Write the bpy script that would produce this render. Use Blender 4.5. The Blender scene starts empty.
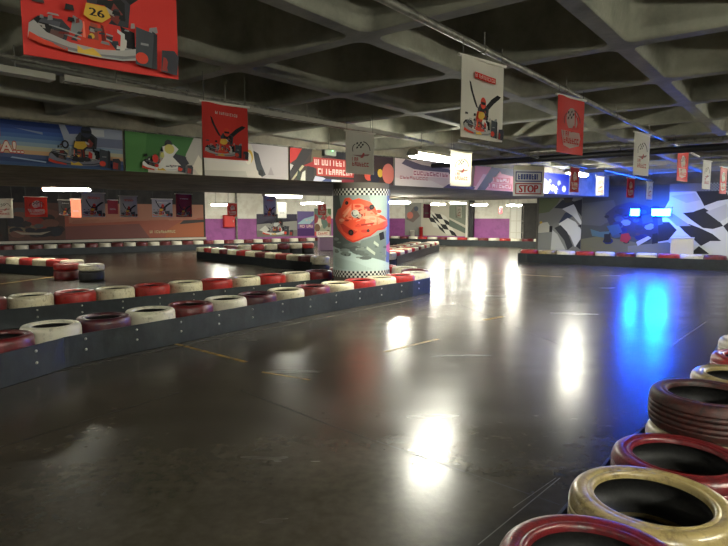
import bpy, bmesh, math, random
from mathutils import Vector, Matrix

random.seed(7)
sc = bpy.context.scene
COL = sc.collection
PI = math.pi

# ------------------------------------------------------------------ camera
F = 566.0
PITCH = math.radians(5.65)
CAM = Vector((0, 0, 1.5))
cd = bpy.data.cameras.new('camera')
cam = bpy.data.objects.new('camera', cd)
COL.objects.link(cam)
cam.location = CAM
cam.rotation_euler = (PI / 2 - PITCH, 0, 0)
cd.sensor_width = 36
cd.lens = F / 728 * 36
cd.clip_end = 200
sc.camera = cam
FW = Vector((0, math.cos(PITCH), -math.sin(PITCH)))
UP = Vector((0, math.sin(PITCH), math.cos(PITCH)))


def ray(px, py):
    return Vector(((px - 364) / F, 0, 0)) + FW + UP * ((273 - py) / F)


def at_y(px, py, Y):
    r = ray(px, py)
    return CAM + r * (Y / r.y)


def at_z(px, py, z):
    r = ray(px, py)
    return CAM + r * ((z - 1.5) / r.z)


# ------------------------------------------------------------------ materials
def lin(c):
    o = []
    for v in c[:3]:
        v = v / 255
        o.append(v / 12.92 if v <= 0.04045 else ((v + 0.055) / 1.055) ** 2.4)
    return (o[0], o[1], o[2], 1)


_M = {}


def mat(name, rgb, rough=0.5, metal=0.0, rgb2=None, scale=8, lo=.45, hi=.6, bump=0, bscale=40, emit=0,
        coat=0, rnd=False, spec=.5, detail=5, stretch=None):
    if name in _M:
        return _M[name]
    m = bpy.data.materials.new(name)
    m.use_nodes = True
    nt = m.node_tree
    N, L = nt.nodes, nt.links
    b = N['Principled BSDF']
    b.inputs['Base Color'].default_value = lin(rgb)
    b.inputs['Roughness'].default_value = rough
    b.inputs['Metallic'].default_value = metal
    b.inputs['Specular IOR Level'].default_value = spec
    if coat:
        b.inputs['Coat Weight'].default_value = coat
        b.inputs['Coat Roughness'].default_value = .2
    if emit:
        b.inputs['Emission Color'].default_value = lin(rgb)
        b.inputs['Emission Strength'].default_value = emit
    if rgb2 or bump:
        tc = N.new('ShaderNodeTexCoord')
        vec = tc.outputs['Object']
        if rnd:
            oi = N.new('ShaderNodeObjectInfo')
            mu = N.new('ShaderNodeMath'); mu.operation = 'MULTIPLY'; mu.inputs[1].default_value = 37
            L.new(oi.outputs['Random'], mu.inputs[0])
            ad = N.new('ShaderNodeVectorMath'); ad.operation = 'ADD'
            L.new(vec, ad.inputs[0]); L.new(mu.outputs[0], ad.inputs[1])
            vec = ad.outputs[0]
        if stretch:
            mp = N.new('ShaderNodeMapping'); mp.inputs['Scale'].default_value = stretch
            L.new(vec, mp.inputs[0]); vec = mp.outputs[0]
    if rgb2:
        no = N.new('ShaderNodeTexNoise'); no.inputs['Scale'].default_value = scale
        no.inputs['Detail'].default_value = detail; no.inputs['Roughness'].default_value = .65
        L.new(vec, no.inputs['Vector'])
        cr = N.new('ShaderNodeValToRGB')
        cr.color_ramp.elements[0].position = lo; cr.color_ramp.elements[1].position = hi
        cr.color_ramp.elements[0].color = lin(rgb); cr.color_ramp.elements[1].color = lin(rgb2)
        L.new(no.outputs['Fac'], cr.inputs['Fac'])
        L.new(cr.outputs['Color'], b.inputs['Base Color'])
    if bump:
        n2 = N.new('ShaderNodeTexNoise'); n2.inputs['Scale'].default_value = bscale
        n2.inputs['Detail'].default_value = 4
        L.new(vec, n2.inputs['Vector'])
        bp = N.new('ShaderNodeBump'); bp.inputs['Strength'].default_value = bump
        bp.inputs['Distance'].default_value = .02
        L.new(n2.outputs['Fac'], bp.inputs['Height'])
        L.new(bp.outputs['Normal'], b.inputs['Normal'])
    _M[name] = m
    return m


def cloth(rgb):
    nm = 'cloth_%d_%d_%d' % tuple(rgb)
    if nm in _M:
        return _M[nm]
    m = ink(rgb).copy(); m.name = nm
    N, L = m.node_tree.nodes, m.node_tree.links
    t = N.new('ShaderNodeBsdfTranslucent'); t.inputs['Color'].default_value = lin(rgb)
    mx = N.new('ShaderNodeMixShader'); mx.inputs[0].default_value = .65 if min(rgb) > 210 else .3
    L.new(N['Principled BSDF'].outputs[0], mx.inputs[1]); L.new(t.outputs[0], mx.inputs[2])
    L.new(mx.outputs[0], N['Material Output'].inputs['Surface'])
    _M[nm] = m
    return m


def ink(rgb):
    return mat('ink_%d_%d_%d' % tuple(rgb), rgb, .55, spec=.3)


def floor_material():
    m = bpy.data.materials.new('polished_concrete')
    m.use_nodes = True
    N, L = m.node_tree.nodes, m.node_tree.links
    b = N['Principled BSDF']
    tc = N.new('ShaderNodeTexCoord')
    n1 = N.new('ShaderNodeTexNoise'); n1.inputs['Scale'].default_value = .55; n1.inputs['Detail'].default_value = 8
    n1.inputs['Roughness'].default_value = .65
    L.new(tc.outputs['Object'], n1.inputs['Vector'])
    cr = N.new('ShaderNodeValToRGB')
    cr.color_ramp.elements[0].position = .3; cr.color_ramp.elements[0].color = lin(FLOOR_A)
    cr.color_ramp.elements[1].position = .72; cr.color_ramp.elements[1].color = lin(FLOOR_B)
    L.new(n1.outputs['Fac'], cr.inputs['Fac'])
    n3 = N.new('ShaderNodeTexNoise'); n3.inputs['Scale'].default_value = 14; n3.inputs['Detail'].default_value = 6
    L.new(tc.outputs['Object'], n3.inputs['Vector'])
    mx = N.new('ShaderNodeMixRGB'); mx.blend_type = 'OVERLAY'; mx.inputs['Fac'].default_value = .5
    L.new(cr.outputs['Color'], mx.inputs['Color1']); L.new(n3.outputs['Fac'], mx.inputs['Color2'])
    L.new(mx.outputs['Color'], b.inputs['Base Color'])
    # tyre-polished lanes: roughness wanders
    n2 = N.new('ShaderNodeTexNoise'); n2.inputs['Scale'].default_value = 1.3; n2.inputs['Detail'].default_value = 3
    mp = N.new('ShaderNodeMapping'); mp.inputs['Rotation'].default_value = (0, 0, math.radians(-50))
    mp.inputs['Scale'].default_value = (.5, 2.2, 1)
    L.new(tc.outputs['Object'], mp.inputs[0]); L.new(mp.outputs[0], n2.inputs['Vector'])
    mr = N.new('ShaderNodeMapRange')
    mr.inputs['From Min'].default_value = .2; mr.inputs['From Max'].default_value = .8
    mr.inputs['To Min'].default_value = .19; mr.inputs['To Max'].default_value = .29
    L.new(n2.outputs['Fac'], mr.inputs['Value']); L.new(mr.outputs['Result'], b.inputs['Roughness'])
    n4 = N.new('ShaderNodeTexNoise'); n4.inputs['Scale'].default_value = 22; n4.inputs['Detail'].default_value = 8
    L.new(tc.outputs['Object'], n4.inputs['Vector'])
    bp = N.new('ShaderNodeBump'); bp.inputs['Strength'].default_value = .09; bp.inputs['Distance'].default_value = .01
    L.new(n4.outputs['Fac'], bp.inputs['Height']); L.new(bp.outputs['Normal'], b.inputs['Normal'])
    b.inputs['Specular IOR Level'].default_value = .42
    return m


FLOOR_A = (50, 46, 38)
FLOOR_B = (86, 80, 69)

# ------------------------------------------------------------------ mesh builder
class MB:
    def __init__(self):
        self.v, self.f, self.mi, self.mats, self.sm = [], [], [], [], []

    def _m(self, m):
        if m not in self.mats:
            self.mats.append(m)
        return self.mats.index(m)

    def add(self, vs, fs, m, smooth=False):
        o = len(self.v)
        self.v += [tuple(p) for p in vs]
        k = self._m(m)
        for f in fs:
            self.f.append([i + o for i in f]); self.mi.append(k); self.sm.append(smooth)

    def box(self, c, size, m, rz=0, mtx=None, bevel=0):
        x, y, z = [s / 2 for s in size]
        if bevel:
            # chamfer the vertical edges and the top/bottom rims
            b_ = min(bevel, x * .9, y * .9, z * .9)
            loops = []
            for zz, ins in ((-z, b_), (-z + b_, 0), (z - b_, 0), (z, b_)):
                X, Y = x - ins, y - ins
                loops.append([(X - b_, -Y, zz), (X, -Y + b_, zz), (X, Y - b_, zz), (X - b_, Y, zz),
                              (-X + b_, Y, zz), (-X, Y - b_, zz), (-X, -Y + b_, zz), (-X + b_, -Y, zz)])
            vs = [p for l in loops for p in l]
            fs = [list(range(7, -1, -1)), list(range(24, 32))]
            for a in range(3):
                for i in range(8):
                    j = (i + 1) % 8
                    fs.append([a * 8 + i, a * 8 + j, a * 8 + 8 + j, a * 8 + 8 + i])
        else:
            vs = [(sx * x, sy * y, sz * z) for sz in (-1, 1) for sy in (-1, 1) for sx in (-1, 1)]
            fs = [[0, 2, 3, 1], [4, 5, 7, 6], [0, 1, 5, 4], [2, 6, 7, 3], [0, 4, 6, 2], [1, 3, 7, 5]]
        M = Matrix.Translation(Vector(c)) @ (mtx.to_4x4() if mtx else Matrix.Rotation(rz, 4, 'Z'))
        self.add([M @ Vector(p) for p in vs], fs, m)

    def tube(self, path, r, m, n=10, caps=True):
        pts = [Vector(p) for p in path]
        rings = []
        ref = None
        for i, p in enumerate(pts):
            a = pts[max(0, i - 1)]; b = pts[min(len(pts) - 1, i + 1)]
            t = (b - a).normalized()
            ref0 = Vector((0, 0, 1)) if abs(t.z) < .9 else Vector((1, 0, 0))
            u = t.cross(ref0).normalized()
            w = t.cross(u)
            rings.append([p + (u * math.cos(2 * PI * k / n) + w * math.sin(2 * PI * k / n)) * r for k in range(n)])
        vs = [q for rg in rings for q in rg]
        fs = []
        for i in range(len(rings) - 1):
            for k in range(n):
                k2 = (k + 1) % n
                fs.append([i * n + k, i * n + k2, (i + 1) * n + k2, (i + 1) * n + k])
        self.add(vs, fs, m, True)
        if caps:
            self.add(rings[0], [list(range(n))], m); self.add(rings[-1], [list(range(n - 1, -1, -1))], m)

    def lathe(self, prof, n, mats, smooth=True, c=(0, 0, 0), closed=False):
        """prof: list of (r, z); mats: one material, or one per profile segment"""
        k = len(prof)
        o = len(self.v)
        for (r, z) in prof:
            for i in range(n):
                a = 2 * PI * i / n
                self.v.append((c[0] + r * math.cos(a), c[1] + r * math.sin(a), c[2] + z))
        for j in range(k if closed else k - 1):
            j2 = (j + 1) % k
            mm = mats[j] if isinstance(mats, list) else mats
            mi = self._m(mm)
            for i in range(n):
                i2 = (i + 1) % n
                self.f.append([o + j * n + i, o + j * n + i2, o + j2 * n + i2, o + j2 * n + i])
                self.mi.append(mi); self.sm.append(smooth)

    def build(self, name, parent=None, loc=None, rz=0):
        me = bpy.data.meshes.new(name)
        me.from_pydata(self.v, [], self.f)
        for m in self.mats:
            me.materials.append(m)
        me.polygons.foreach_set('material_index', self.mi)
        me.polygons.foreach_set('use_smooth', self.sm)
        me.update()
        o = bpy.data.objects.new(name, me)
        COL.objects.link(o)
        if parent:
            o.parent = parent
        if loc is not None:
            o.location = loc
        if rz:
            o.rotation_euler.z = rz
        return o


def tag(o, label, cat, group=None):
    o['label'] = label; o['category'] = cat
    if group:
        o['group'] = group
    return o


def empty(name, loc, rz=0):
    o = bpy.data.objects.new(name, None)
    COL.objects.link(o)
    o.location = loc; o.rotation_euler = (0, 0, rz)
    o.empty_display_size = .1
    return o


def struct(o):
    o['kind'] = 'structure'
    return o


def copy_tree(o):
    c = o.copy(); COL.objects.link(c)
    for ch in list(o.children):
        d = ch.copy(); COL.objects.link(d); d.parent = c
    return c


ORD = ['first', 'second', 'third', 'fourth', 'fifth', 'sixth', 'seventh', 'eighth', 'ninth', 'tenth', 'eleventh',
       'twelfth', 'thirteenth', 'fourteenth', 'fifteenth', 'sixteenth', 'seventeenth', 'eighteenth', 'nineteenth',
       'twentieth'] + ['twenty-' + w for w in ('first', 'second', 'third', 'fourth', 'fifth', 'sixth', 'seventh',
                                               'eighth', 'ninth')] + ['thirtieth', 'thirty-first', 'thirty-second', 'thirty-third', 'thirty-fourth']

# ------------------------------------------------------------------ building axes
TH = math.radians(51.6)
A = Vector((math.cos(TH), math.sin(TH), 0))
B = Vector((-math.sin(TH), math.cos(TH), 0))
Z_RIB, Z_SLAB, CELL = 2.80, 3.30, 1.41
GRID0 = Vector((.845 * 1.3, 2.606 * 1.3, 0))

# beam with the billboards
F0 = Vector((-4.5, 7.0, 0))
FU = Vector((4.4, 4.0, 0)).normalized()
FN = Vector((FU.y, -FU.x, 0))           # towards the camera side
BEAM_W = 5.5
Z_SOFFIT = 2.14


def q_px(px):
    k = (px - 364) / F
    # F0 + q FU with x = k y (approximately; small pitch)
    return (k * F0.y - F0.x) / (FU.x - k * FU.y)


# ------------------------------------------------------------------ setting
concrete = mat('ceiling_concrete', (150, 149, 134), .85, rgb2=(102, 102, 91), scale=1.6, lo=.35, hi=.72, bump=.25, bscale=18, detail=8)
dark_conc = mat('soffit_concrete', (150, 142, 122), .8, rgb2=(104, 99, 86), scale=2.5, lo=.35, hi=.7, bump=.2, bscale=14)
floor_m = floor_material()
yellow_line = mat('worn_yellow_line', (158, 124, 44), .5, rgb2=(74, 64, 42), scale=9, lo=.42, hi=.66)
joint_m = mat('floor_joint', (26, 24, 21), .6)
dust_m = mat('dusty_edge', (96, 92, 82), .6, rgb2=(58, 56, 50), scale=6, lo=.4, hi=.6)
scuff_m = mat('floor_scuff', (120, 114, 100), .5)


def build_floor():
    b = MB()
    b.box((-4, 15.5, -.1), (44, 47, .2), floor_m)

    def strip(p, q, w, m, z=.0012):
        p = Vector((p[0], p[1], 0)); q = Vector((q[0], q[1], 0))
        n = (q - p).normalized().cross(Vector((0, 0, 1))) * w / 2
        b.add([p + n + Vector((0, 0, z)), q + n + Vector((0, 0, z)), q - n + Vector((0, 0, z)), p - n + Vector((0, 0, z))],
              [[0, 1, 2, 3]], m)

    def pxs(a, c, w, m):
        p = at_z(a[0], a[1], 0); q = at_z(c[0], c[1], 0)
        strip(p, q, w, m)
    pxs((0, 383), (422, 298), .05, dust_m)
    pxs((168, 342), (246, 362), .05, yellow_line)
    pxs((484, 320), (503, 316.5), .06, yellow_line)
    pxs((384, 352), (438, 339), .045, yellow_line)
    pxs((492, 273), (562, 277), .07, yellow_line)
    pxs((0, 284), (56, 276.5), .09, yellow_line)
    pxs((262, 372), (310, 380), .03, yellow_line)
    pxs((240, 390), (330, 425), .008, joint_m)
    pxs((330, 425), (560, 505), .008, joint_m)
    pxs((0, 447), (180, 392), .008, joint_m)
    pxs((448, 300), (560, 345), .008, joint_m)
    pxs((478, 545), (560, 478), .006, scuff_m)
    pxs((513, 508), (556, 478), .004, scuff_m)
    pxs((672, 345), (706, 322), .01, scuff_m)
    pxs((680, 277), (728, 277), .03, scuff_m)
    struct(b.build('floor'))


build_floor()

ROOM = [(-21, -7), (16, -7), (16, 36), (-21, 36)]


def build_ceiling():
    b = MB()
    n = 6                          # points per rounded corner
    def rsq(h, r, z, c):
        pts = []
        for k, (sx, sy) in enumerate(((1, 1), (-1, 1), (-1, -1), (1, -1))):
            for i in range(n + 1):
                a = PI / 2 * k + PI / 2 * i / n
                pts.append(c + A * (sx * (h - r) + r * math.cos(a)) + B * (sy * (h - r) + r * math.sin(a)) + Vector((0, 0, z)))
        return pts
    P = 4 * (n + 1)
    half = CELL / 2
    for i in range(-32, 34):
        for j in range(-32, 34):
            c = GRID0 + A * CELL * (i + .5) + B * CELL * (j + .5)
            if not (-21.5 < c.x < 16.5 and -7.5 < c.y < 36.5):
                continue
            # skip what the solid beam hides
            d = (c - F0).dot(-FN)
            if 1.2 < d < BEAM_W - 1.2:
                continue
            cor = [c + A * half * sx + B * half * sy + Vector((0, 0, Z_RIB)) for sx, sy in ((1, 1), (-1, 1), (-1, -1), (1, -1))]
            l0 = rsq(half - .06, .10, Z_RIB, c)
            l1 = rsq(half - .07, .10, Z_RIB + .03, c)
            l2 = rsq(half - .14, .11, Z_SLAB - .05, c)
            l3 = rsq(half - .19, .08, Z_SLAB, c)
            vs = cor + l0 + l1 + l2 + l3
            fs = []
            for k in range(4):
                base = 4 + k * (n + 1)
                for q in range(n):
                    fs.append([k, base + q + 1, base + q])
                k2 = (k + 1) % 4
                fs.append([k, k2, 4 + k2 * (n + 1), base + n])
            b.add(vs, fs, concrete)
            o = len(b.v) - len(vs)
            fs2 = []
            for lv in range(3):
                s0 = 4 + lv * P; s1 = s0 + P
                for q in range(P):
                    q2 = (q + 1) % P
                    fs2.append([o + s0 + q, o + s0 + q2, o + s1 + q2, o + s1 + q])
            mi = b._m(concrete)
            for f in fs2:
                b.f.append(f); b.mi.append(mi); b.sm.append(True)
            b.f.append([o + 4 + 3 * P + q for q in range(P)]); b.mi.append(mi); b.sm.append(False)
    b.box((-2.5, 14.5, Z_SLAB + .12), (38, 44, .2), concrete)
    struct(b.build('ceiling'))


build_ceiling()


def build_beam():
    b = MB()
    q0, q1 = -19, 16.6
    mid = F0 + FU * (q0 + q1) / 2 - FN * BEAM_W / 2
    b.box((mid.x, mid.y, (Z_SOFFIT + Z_SLAB) / 2), (q1 - q0, BEAM_W, Z_SLAB - Z_SOFFIT), dark_conc, rz=math.atan2(FU.y, FU.x))
    struct(b.build('trim_1'))


build_beam()

white_wall = mat('white_wall_paint', (238, 234, 222), .6, rgb2=(226, 220, 206), scale=3)
purple_wall = mat('purple_wall_paint', (156, 82, 148), .5, rgb2=(142, 74, 136), scale=3)
dark_wall = mat('dark_wall_paint', (48, 45, 42), .7, rgb2=(36, 34, 33), scale=3)
grey_wall = mat('grey_wall_paint', (96, 92, 84), .7, rgb2=(78, 75, 69), scale=2)


def wall(name, p, q, z0, z1, bands, th=.2):
    """bands: list of (z_low, z_high, material); wall runs p->q, its visible face on the p->q line, body behind (left of p->q)"""
    p = Vector((p[0], p[1], 0)); q = Vector((q[0], q[1], 0))
    u = (q - p); L = u.length; u.normalize()
    n = Vector((-u.y, u.x, 0))
    b = MB()
    for (a, c, m) in bands:
        mid = (p + q) / 2 + n * th / 2
        b.box((mid.x, mid.y, (a + c) / 2), (L, th, c - a), m, rz=math.atan2(u.y, u.x))
    return struct(b.build(name))


# far walls: left run, then the run that turns back to the right
WU = Vector((.808, .589, 0)); WN = Vector((-.589, .808, 0))
W0 = Vector((-14.24, 22.0, 0))


def w1_px(px):
    k = (px - 364) / F
    t = (k * W0.y - W0.x) / (WU.x - k * WU.y)
    return t


t205 = w1_px(206)
tcor = 19.4
wa = W0 + WU * -9.0
wb = W0 + WU * t205
wc = W0 + WU * tcor
VU = Vector((.85, -.527, 0)).normalized(); VN = Vector((.527, .85, 0)).normalized()
wd = wc + VU * 14
wall('wall_far_left', wa, wb, 0, 3, [(0, Z_SLAB, dark_wall)])
wall('wall_far', wb, wc, 0, 3, [(0, 1.42, purple_wall), (1.42, Z_SLAB, white_wall)])
wall('wall_far_right', wc, wd, 0, 3, [(0, 1.42, purple_wall), (1.42, Z_SLAB, white_wall)])
wall('wall_left', (-20.5, -6.5), (wa.x, wa.y), 0, 3, [(0, Z_SLAB, grey_wall)])
wall('wall_back', (15.5, -6.5), (-20.5, -6.5), 0, 3, [(0, Z_SLAB, grey_wall)])
# mural wall on the right
R0 = Vector((5.9, 19.45, 0)); R1 = Vector((15.5, 13.6, 0))
RU = (R1 - R0).normalized(); RN = Vector((-RU.y, RU.x, 0))
wall('wall_right', R0, R1, 0, 3, [(0, Z_SLAB, grey_wall)])
wall('wall_side', R1, (15.5, -6.5), 0, 3, [(0, Z_SLAB, grey_wall)])
# white ledge along the foot of the far left wall
pale = mat('pale_trim', (190, 184, 168), .6)
b = MB()
mid = (wa + wb) / 2 - WN * .04
b.box((mid.x, mid.y, .50), ((wb - wa).length, .08, .10), pale, rz=math.atan2(WU.y, WU.x))
struct(b.build('baseboard_far_left'))

# ------------------------------------------------------------------ prints (flat pictures on sheets, panels and the column)
def circ(u, v, ru, rv=None, n=20, a0=0, a1=360):
    rv = rv or ru
    full = abs(a1 - a0) >= 360
    k = n if full else n + 1
    return [(u + ru * math.cos(math.radians(a0 + (a1 - a0) * i / n)), v + rv * math.sin(math.radians(a0 + (a1 - a0) * i / n))) for i in range(k)]


def rect(u0, v0, u1, v1):
    return [(u0, v0), (u1, v0), (u1, v1), (u0, v1)]


def arc_band(u, v, r0, r1, a0, a1, n=12, sv=1.0):
    o = [(u + r1 * math.cos(math.radians(a0 + (a1 - a0) * i / n)), v + sv * r1 * math.sin(math.radians(a0 + (a1 - a0) * i / n))) for i in range(n + 1)]
    i_ = [(u + r0 * math.cos(math.radians(a0 + (a1 - a0) * i / n)), v + sv * r0 * math.sin(math.radians(a0 + (a1 - a0) * i / n))) for i in range(n + 1)]
    return o + i_[::-1]


_TX = {}


def text_mesh(s):
    if s not in _TX:
        cu = bpy.data.curves.new('t', 'FONT'); cu.body = s; cu.size = 1; cu.resolution_u = 3
        ob = bpy.data.objects.new('t', cu)
        COL.objects.link(ob)
        bpy.context.view_layer.update()
        dg = bpy.context.evaluated_depsgraph_get()
        me = ob.evaluated_get(dg).to_mesh()
        vs = [(v.co.x, v.co.y) for v in me.vertices]
        fs = [list(p.vertices) for p in me.polygons]
        ob.evaluated_get(dg).to_mesh_clear()
        bpy.data.objects.remove(ob); bpy.data.curves.remove(cu)
        w = max(v[0] for v in vs); h = max(v[1] for v in vs)
        _TX[s] = (vs, fs, w, h)
    return _TX[s]


class Print:
    """a picture as stacked ink shapes in units of the sheet's width"""
    def __init__(self, w, h):
        self.w, self.h = w, h
        self.items = []

    def p(self, rgb, poly):
        self.items.append((rgb, poly, None)); return self

    def text(self, s, u, v, h, rgb, bold=0, width=None, outline=None):
        vs, fs, w0, h0 = text_mesh(s)
        k = h / h0
        kw = k if width is None else width / w0
        if outline:
            col, o = outline
            for du, dv in ((o, 0), (-o, 0), (0, o), (0, -o), (o * .7, o * .7), (-o * .7, o * .7), (o * .7, -o * .7), (-o * .7, -o * .7)):
                self.items.append((col, [(u + x * kw + du, v + y * k + dv) for x, y in vs], fs))
        for du in ([0] if not bold else [-bold, 0, bold]):
            self.items.append((rgb, [(u + x * kw + du, v + y * k) for x, y in vs], fs))
        return self

    def scribble(self, u, v, w, h, n, rgb, seed=0, halo=None, skew=0):
        """lettering too small to read in the place: a row of letter-like strokes"""
        rd = random.Random(seed)
        if halo:
            m = h * .3
            self.p(halo, [(u - m, v - m), (u + w + m, v - m + skew), (u + w + m, v + h + m + skew), (u - m, v + h + m)])
        cw = w / n
        for i in range(n):
            x = u + cw * i; s = h * .24; y = v + skew * i / n
            k = rd.randint(0, 4)
            g = cw * .78
            if k == 4 and n > 6 and 1 < i < n - 1:
                self.p(rgb, rect(x + g * .3, y, x + g * .3 + s, y + h)); continue
            self.p(rgb, rect(x, y, x + s * .8, y + h))
            if k in (0, 2):
                self.p(rgb, rect(x, y + h - s, x + g, y + h))
            if k in (0, 1, 3):
                self.p(rgb, rect(x, y, x + g, y + s))
            if k in (1, 2):
                self.p(rgb, rect(x, y + h * .4, x + g, y + h * .4 + s * .9))
            if k in (2, 3):
                self.p(rgb, rect(x + g - s * .8, y, x + g, y + h))
        return self

    def emit(self, b, fmap, clip=True, strips=0, d0=.002, dd=.0005, ink=ink):
        """adds the ink to mesh builder b through fmap(u, v, d)"""
        W, H = self.w, self.h
        for k, (rgb, poly, fs) in enumerate(self.items):
            d = d0 + dd * (k if k < 60 else 60 + (k - 60) * .3)
            m = ink(rgb)
            if fs is not None:
                b.add([fmap(x, y, d) for x, y in poly], fs, m); continue
            bm = bmesh.new()
            vs = [bm.verts.new((x, y, 0)) for x, y in poly]
            try:
                bm.faces.new(vs)
            except ValueError:
                bm.free(); continue
            def cut(co, no, clear):
                g = bm.verts[:] + bm.edges[:] + bm.faces[:]
                bmesh.ops.bisect_plane(bm, geom=g, plane_co=co, plane_no=no, clear_outer=clear)
            if clip:
                us = [x for x, y in poly]; vv = [y for x, y in poly]
                if max(us) > W: cut((W, 0, 0), (1, 0, 0), True)
                if min(us) < 0: cut((0, 0, 0), (-1, 0, 0), True)
                if max(vv) > H: cut((0, H, 0), (0, 1, 0), True)
                if min(vv) < 0: cut((0, 0, 0), (0, -1, 0), True)
            if strips:
                lo = min(x for x, y in poly); hi = max(x for x, y in poly)
                for i in range(1, strips):
                    x = W * i / strips
                    if lo < x < hi: cut((x, 0, 0), (1, 0, 0), False)
            bmesh.ops.triangulate(bm, faces=bm.faces[:])
            bm.verts.index_update()
            if bm.faces:
                b.add([fmap(v.co.x, v.co.y, d) for v in bm.verts], [[v.index for v in f.verts] for f in bm.faces], m)
            bm.free()


def plane_map(o, U, V, N, s=1.0):
    o, U, V, N = Vector(o), Vector(U), Vector(V), Vector(N)
    return lambda u, v, d: o + U * (u * s) + V * (v * s) + N * d


# colours of print
RED = (196, 44, 36); ORED = (206, 62, 40); BLK = (26, 25, 27); DGR = (52, 54, 60); GRY = (128, 130, 132); LGR = (186, 188, 186)
WHT = (222, 220, 212); YEL = (206, 168, 60); GRN = (62, 122, 58); BLU = (44, 66, 148); PUR = (92, 48, 112); PNK = (206, 120, 128)


def kart(pr, u, v, s, body=ORED, plate=YEL, arms=True, bump=((158, 156, 154), (112, 112, 114)), num=None, driver=BLK, helm=ORED):
    """a racing kart seen from its nose, drawn with its lower left corner at u, v and width s"""
    T = lambda pts: [(u + x * s, v + (y * .8 if y < .35 else .28 + (y - .35) * 1.02) * s) for x, y in pts]
    if arms:
        pr.p(BLK, T([(.34, .52), (.40, .50), (.26, .72), (.20, .86), (.16, .88), (.19, .76), (.28, .60)]))
        pr.p(BLK, T([(.60, .46), (.68, .52), (.80, .62), (.92, .70), (.96, .74), (.88, .76), (.74, .68), (.60, .56)]))
    pr.p(DGR, T([(.40, .36), (.66, .36), (.68, .52), (.58, .60), (.44, .58), (.38, .50)]))
    pr.p(driver, T([(.44, .40), (.64, .40), (.64, .52), (.56, .58), (.46, .55)]))
    pr.p(helm, T(circ(.53, .60, .075, .085)))
    pr.p(BLK, T(rect(.47, .575, .59, .615)))
    pr.p(DGR, T([(.05, .15), (.24, .14), (.27, .25), (.22, .31), (.08, .30), (.03, .24)]))
    pr.p(BLK, T(circ(.10, .22, .06, .075)))
    pr.p(GRY, T([(.27, .22), (.33, .21), (.36, .33), (.29, .36)]))
    pr.p(DGR, T([(.27, .16), (.72, .12), (.72, .2), (.60, .26), (.32, .24)]))
    pr.p(BLK, T([(.63, .18), (.70, .18), (.70, .33), (.60, .36)]))
    pr.p(LGR, T([(.57, .16), (.63, .17), (.63, .30), (.58, .33)]))
    pr.p(body, T([(.30, .18), (.36, .25), (.34, .36), (.36, .46), (.50, .47), (.55, .40), (.50, .32), (.50, .24), (.58, .13), (.44, .11), (.33, .13)]))
    pr.p((150, 70, 52), T([(.385, .2), (.45, .2), (.445, .33), (.4, .34)]))
    pr.p((236, 120, 96), T([(.345, .2), (.365, .2), (.36, .33), (.35, .33)])); pr.p((110, 28, 24), T([(.47, .2), (.5, .21), (.485, .33), (.465, .34)]))
    pr.p((60, 58, 60), T([(.385, .27), (.44, .265), (.44, .30), (.39, .305)])); pr.p(YEL, T(circ(.405, .225, .018, .022)))
    for (x0, y0, x1, y1) in ((.14, .24, .34, .20), (.15, .20, .33, .17), (.5, .22, .68, .16), (.5, .26, .64, .24)):
        pr.p((150, 150, 152), T([(x0, y0), (x1, y1), (x1, y1 + .012), (x0, y0 + .012)]))
    pr.p((78, 80, 88), T([(.08, .25), (.20, .24), (.21, .28), (.10, .285)])); pr.p((96, 66, 64), T([(.14, .16), (.22, .155), (.23, .2), (.15, .21)]))
    pr.p((120, 52, 46), T([(.52, .40), (.58, .36), (.62, .44), (.56, .5)])); pr.p((176, 168, 160), T([(.50, .43), (.56, .41), (.56, .44), (.51, .46)]))
    pr.p(RED, T([(.54, .2), (.6, .18), (.6, .28), (.55, .32)])); pr.p((190, 186, 180), T([(.59, .15), (.63, .14), (.64, .24), (.60, .28)]))
    rd = random.Random(int(u * 97 + s * 31) + 5)
    pal = [BLK, DGR, GRY, (70, 66, 66), (150, 146, 142), body, (110, 40, 36), (40, 42, 50), (96, 90, 86), driver]
    for k in range(34):
        x = .08 + rd.random() * .78; y = .10 + rd.random() * (.30 if abs(x - .45) > .16 else .44)
        if .33 < x < .52 and y > .3: continue
        a = .010 + rd.random() * .03; q = .006 + rd.random() * .022; t = rd.random() - .5
        pr.p(rd.choice(pal), T([(x - a, y - q + t * .02), (x + a, y - q * .6), (x + a * .8, y + q), (x - a * .7, y + q * .8 + t * .02)]))
    pr.p(plate, T([(.35, .37), (.37, .45), (.50, .455), (.53, .395), (.47, .345), (.40, .345)]))
    if num:
        pr.text(num, u + .385 * s, v + .308 * s, .05 * s, BLK, bold=.003 * s, width=.1 * s)
    pr.p(bump[0], T([(.01, .10), (.02, .22), (.05, .25), (.12, .17), (.26, .125), (.44, .115), (.60, .145), (.72, .19), (.76, .18), (.76, .10), (.60, .055), (.40, .045), (.24, .05), (.10, .07)]))
    pr.p(bump[1], T([(.06, .13), (.25, .085), (.44, .075), (.62, .10), (.74, .14), (.74, .115), (.60, .07), (.40, .058), (.22, .062)]))
    pr.p(ORED, T([(.01, .10), (.02, .155), (.10, .11), (.24, .075), (.24, .05), (.10, .07)]))
    pr.p(YEL, T([(.30, .115), (.34, .085), (.40, .115), (.44, .08), (.46, .055), (.30, .055)]))
    pr.p((62, 66, 72), T([(.69, .05), (.82, .03), (.84, .34), (.70, .37)]))
    pr.p((40, 42, 47), T([(.80, .03), (.84, .03), (.85, .34), (.815, .36)]))
    pr.p(GRY, T(rect(.73, .225, .79, .245)))
    pr.p(ORED, T(circ(.735, .11, .045, .05)))
    pr.p(DGR, T([(.87, .02), (.985, .0), (1.0, .17), (.97, .22), (.88, .21)]))
    pr.p((150, 52, 46), T([(.875, .03), (.95, .02), (.96, .13), (.89, .15)]))


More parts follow.
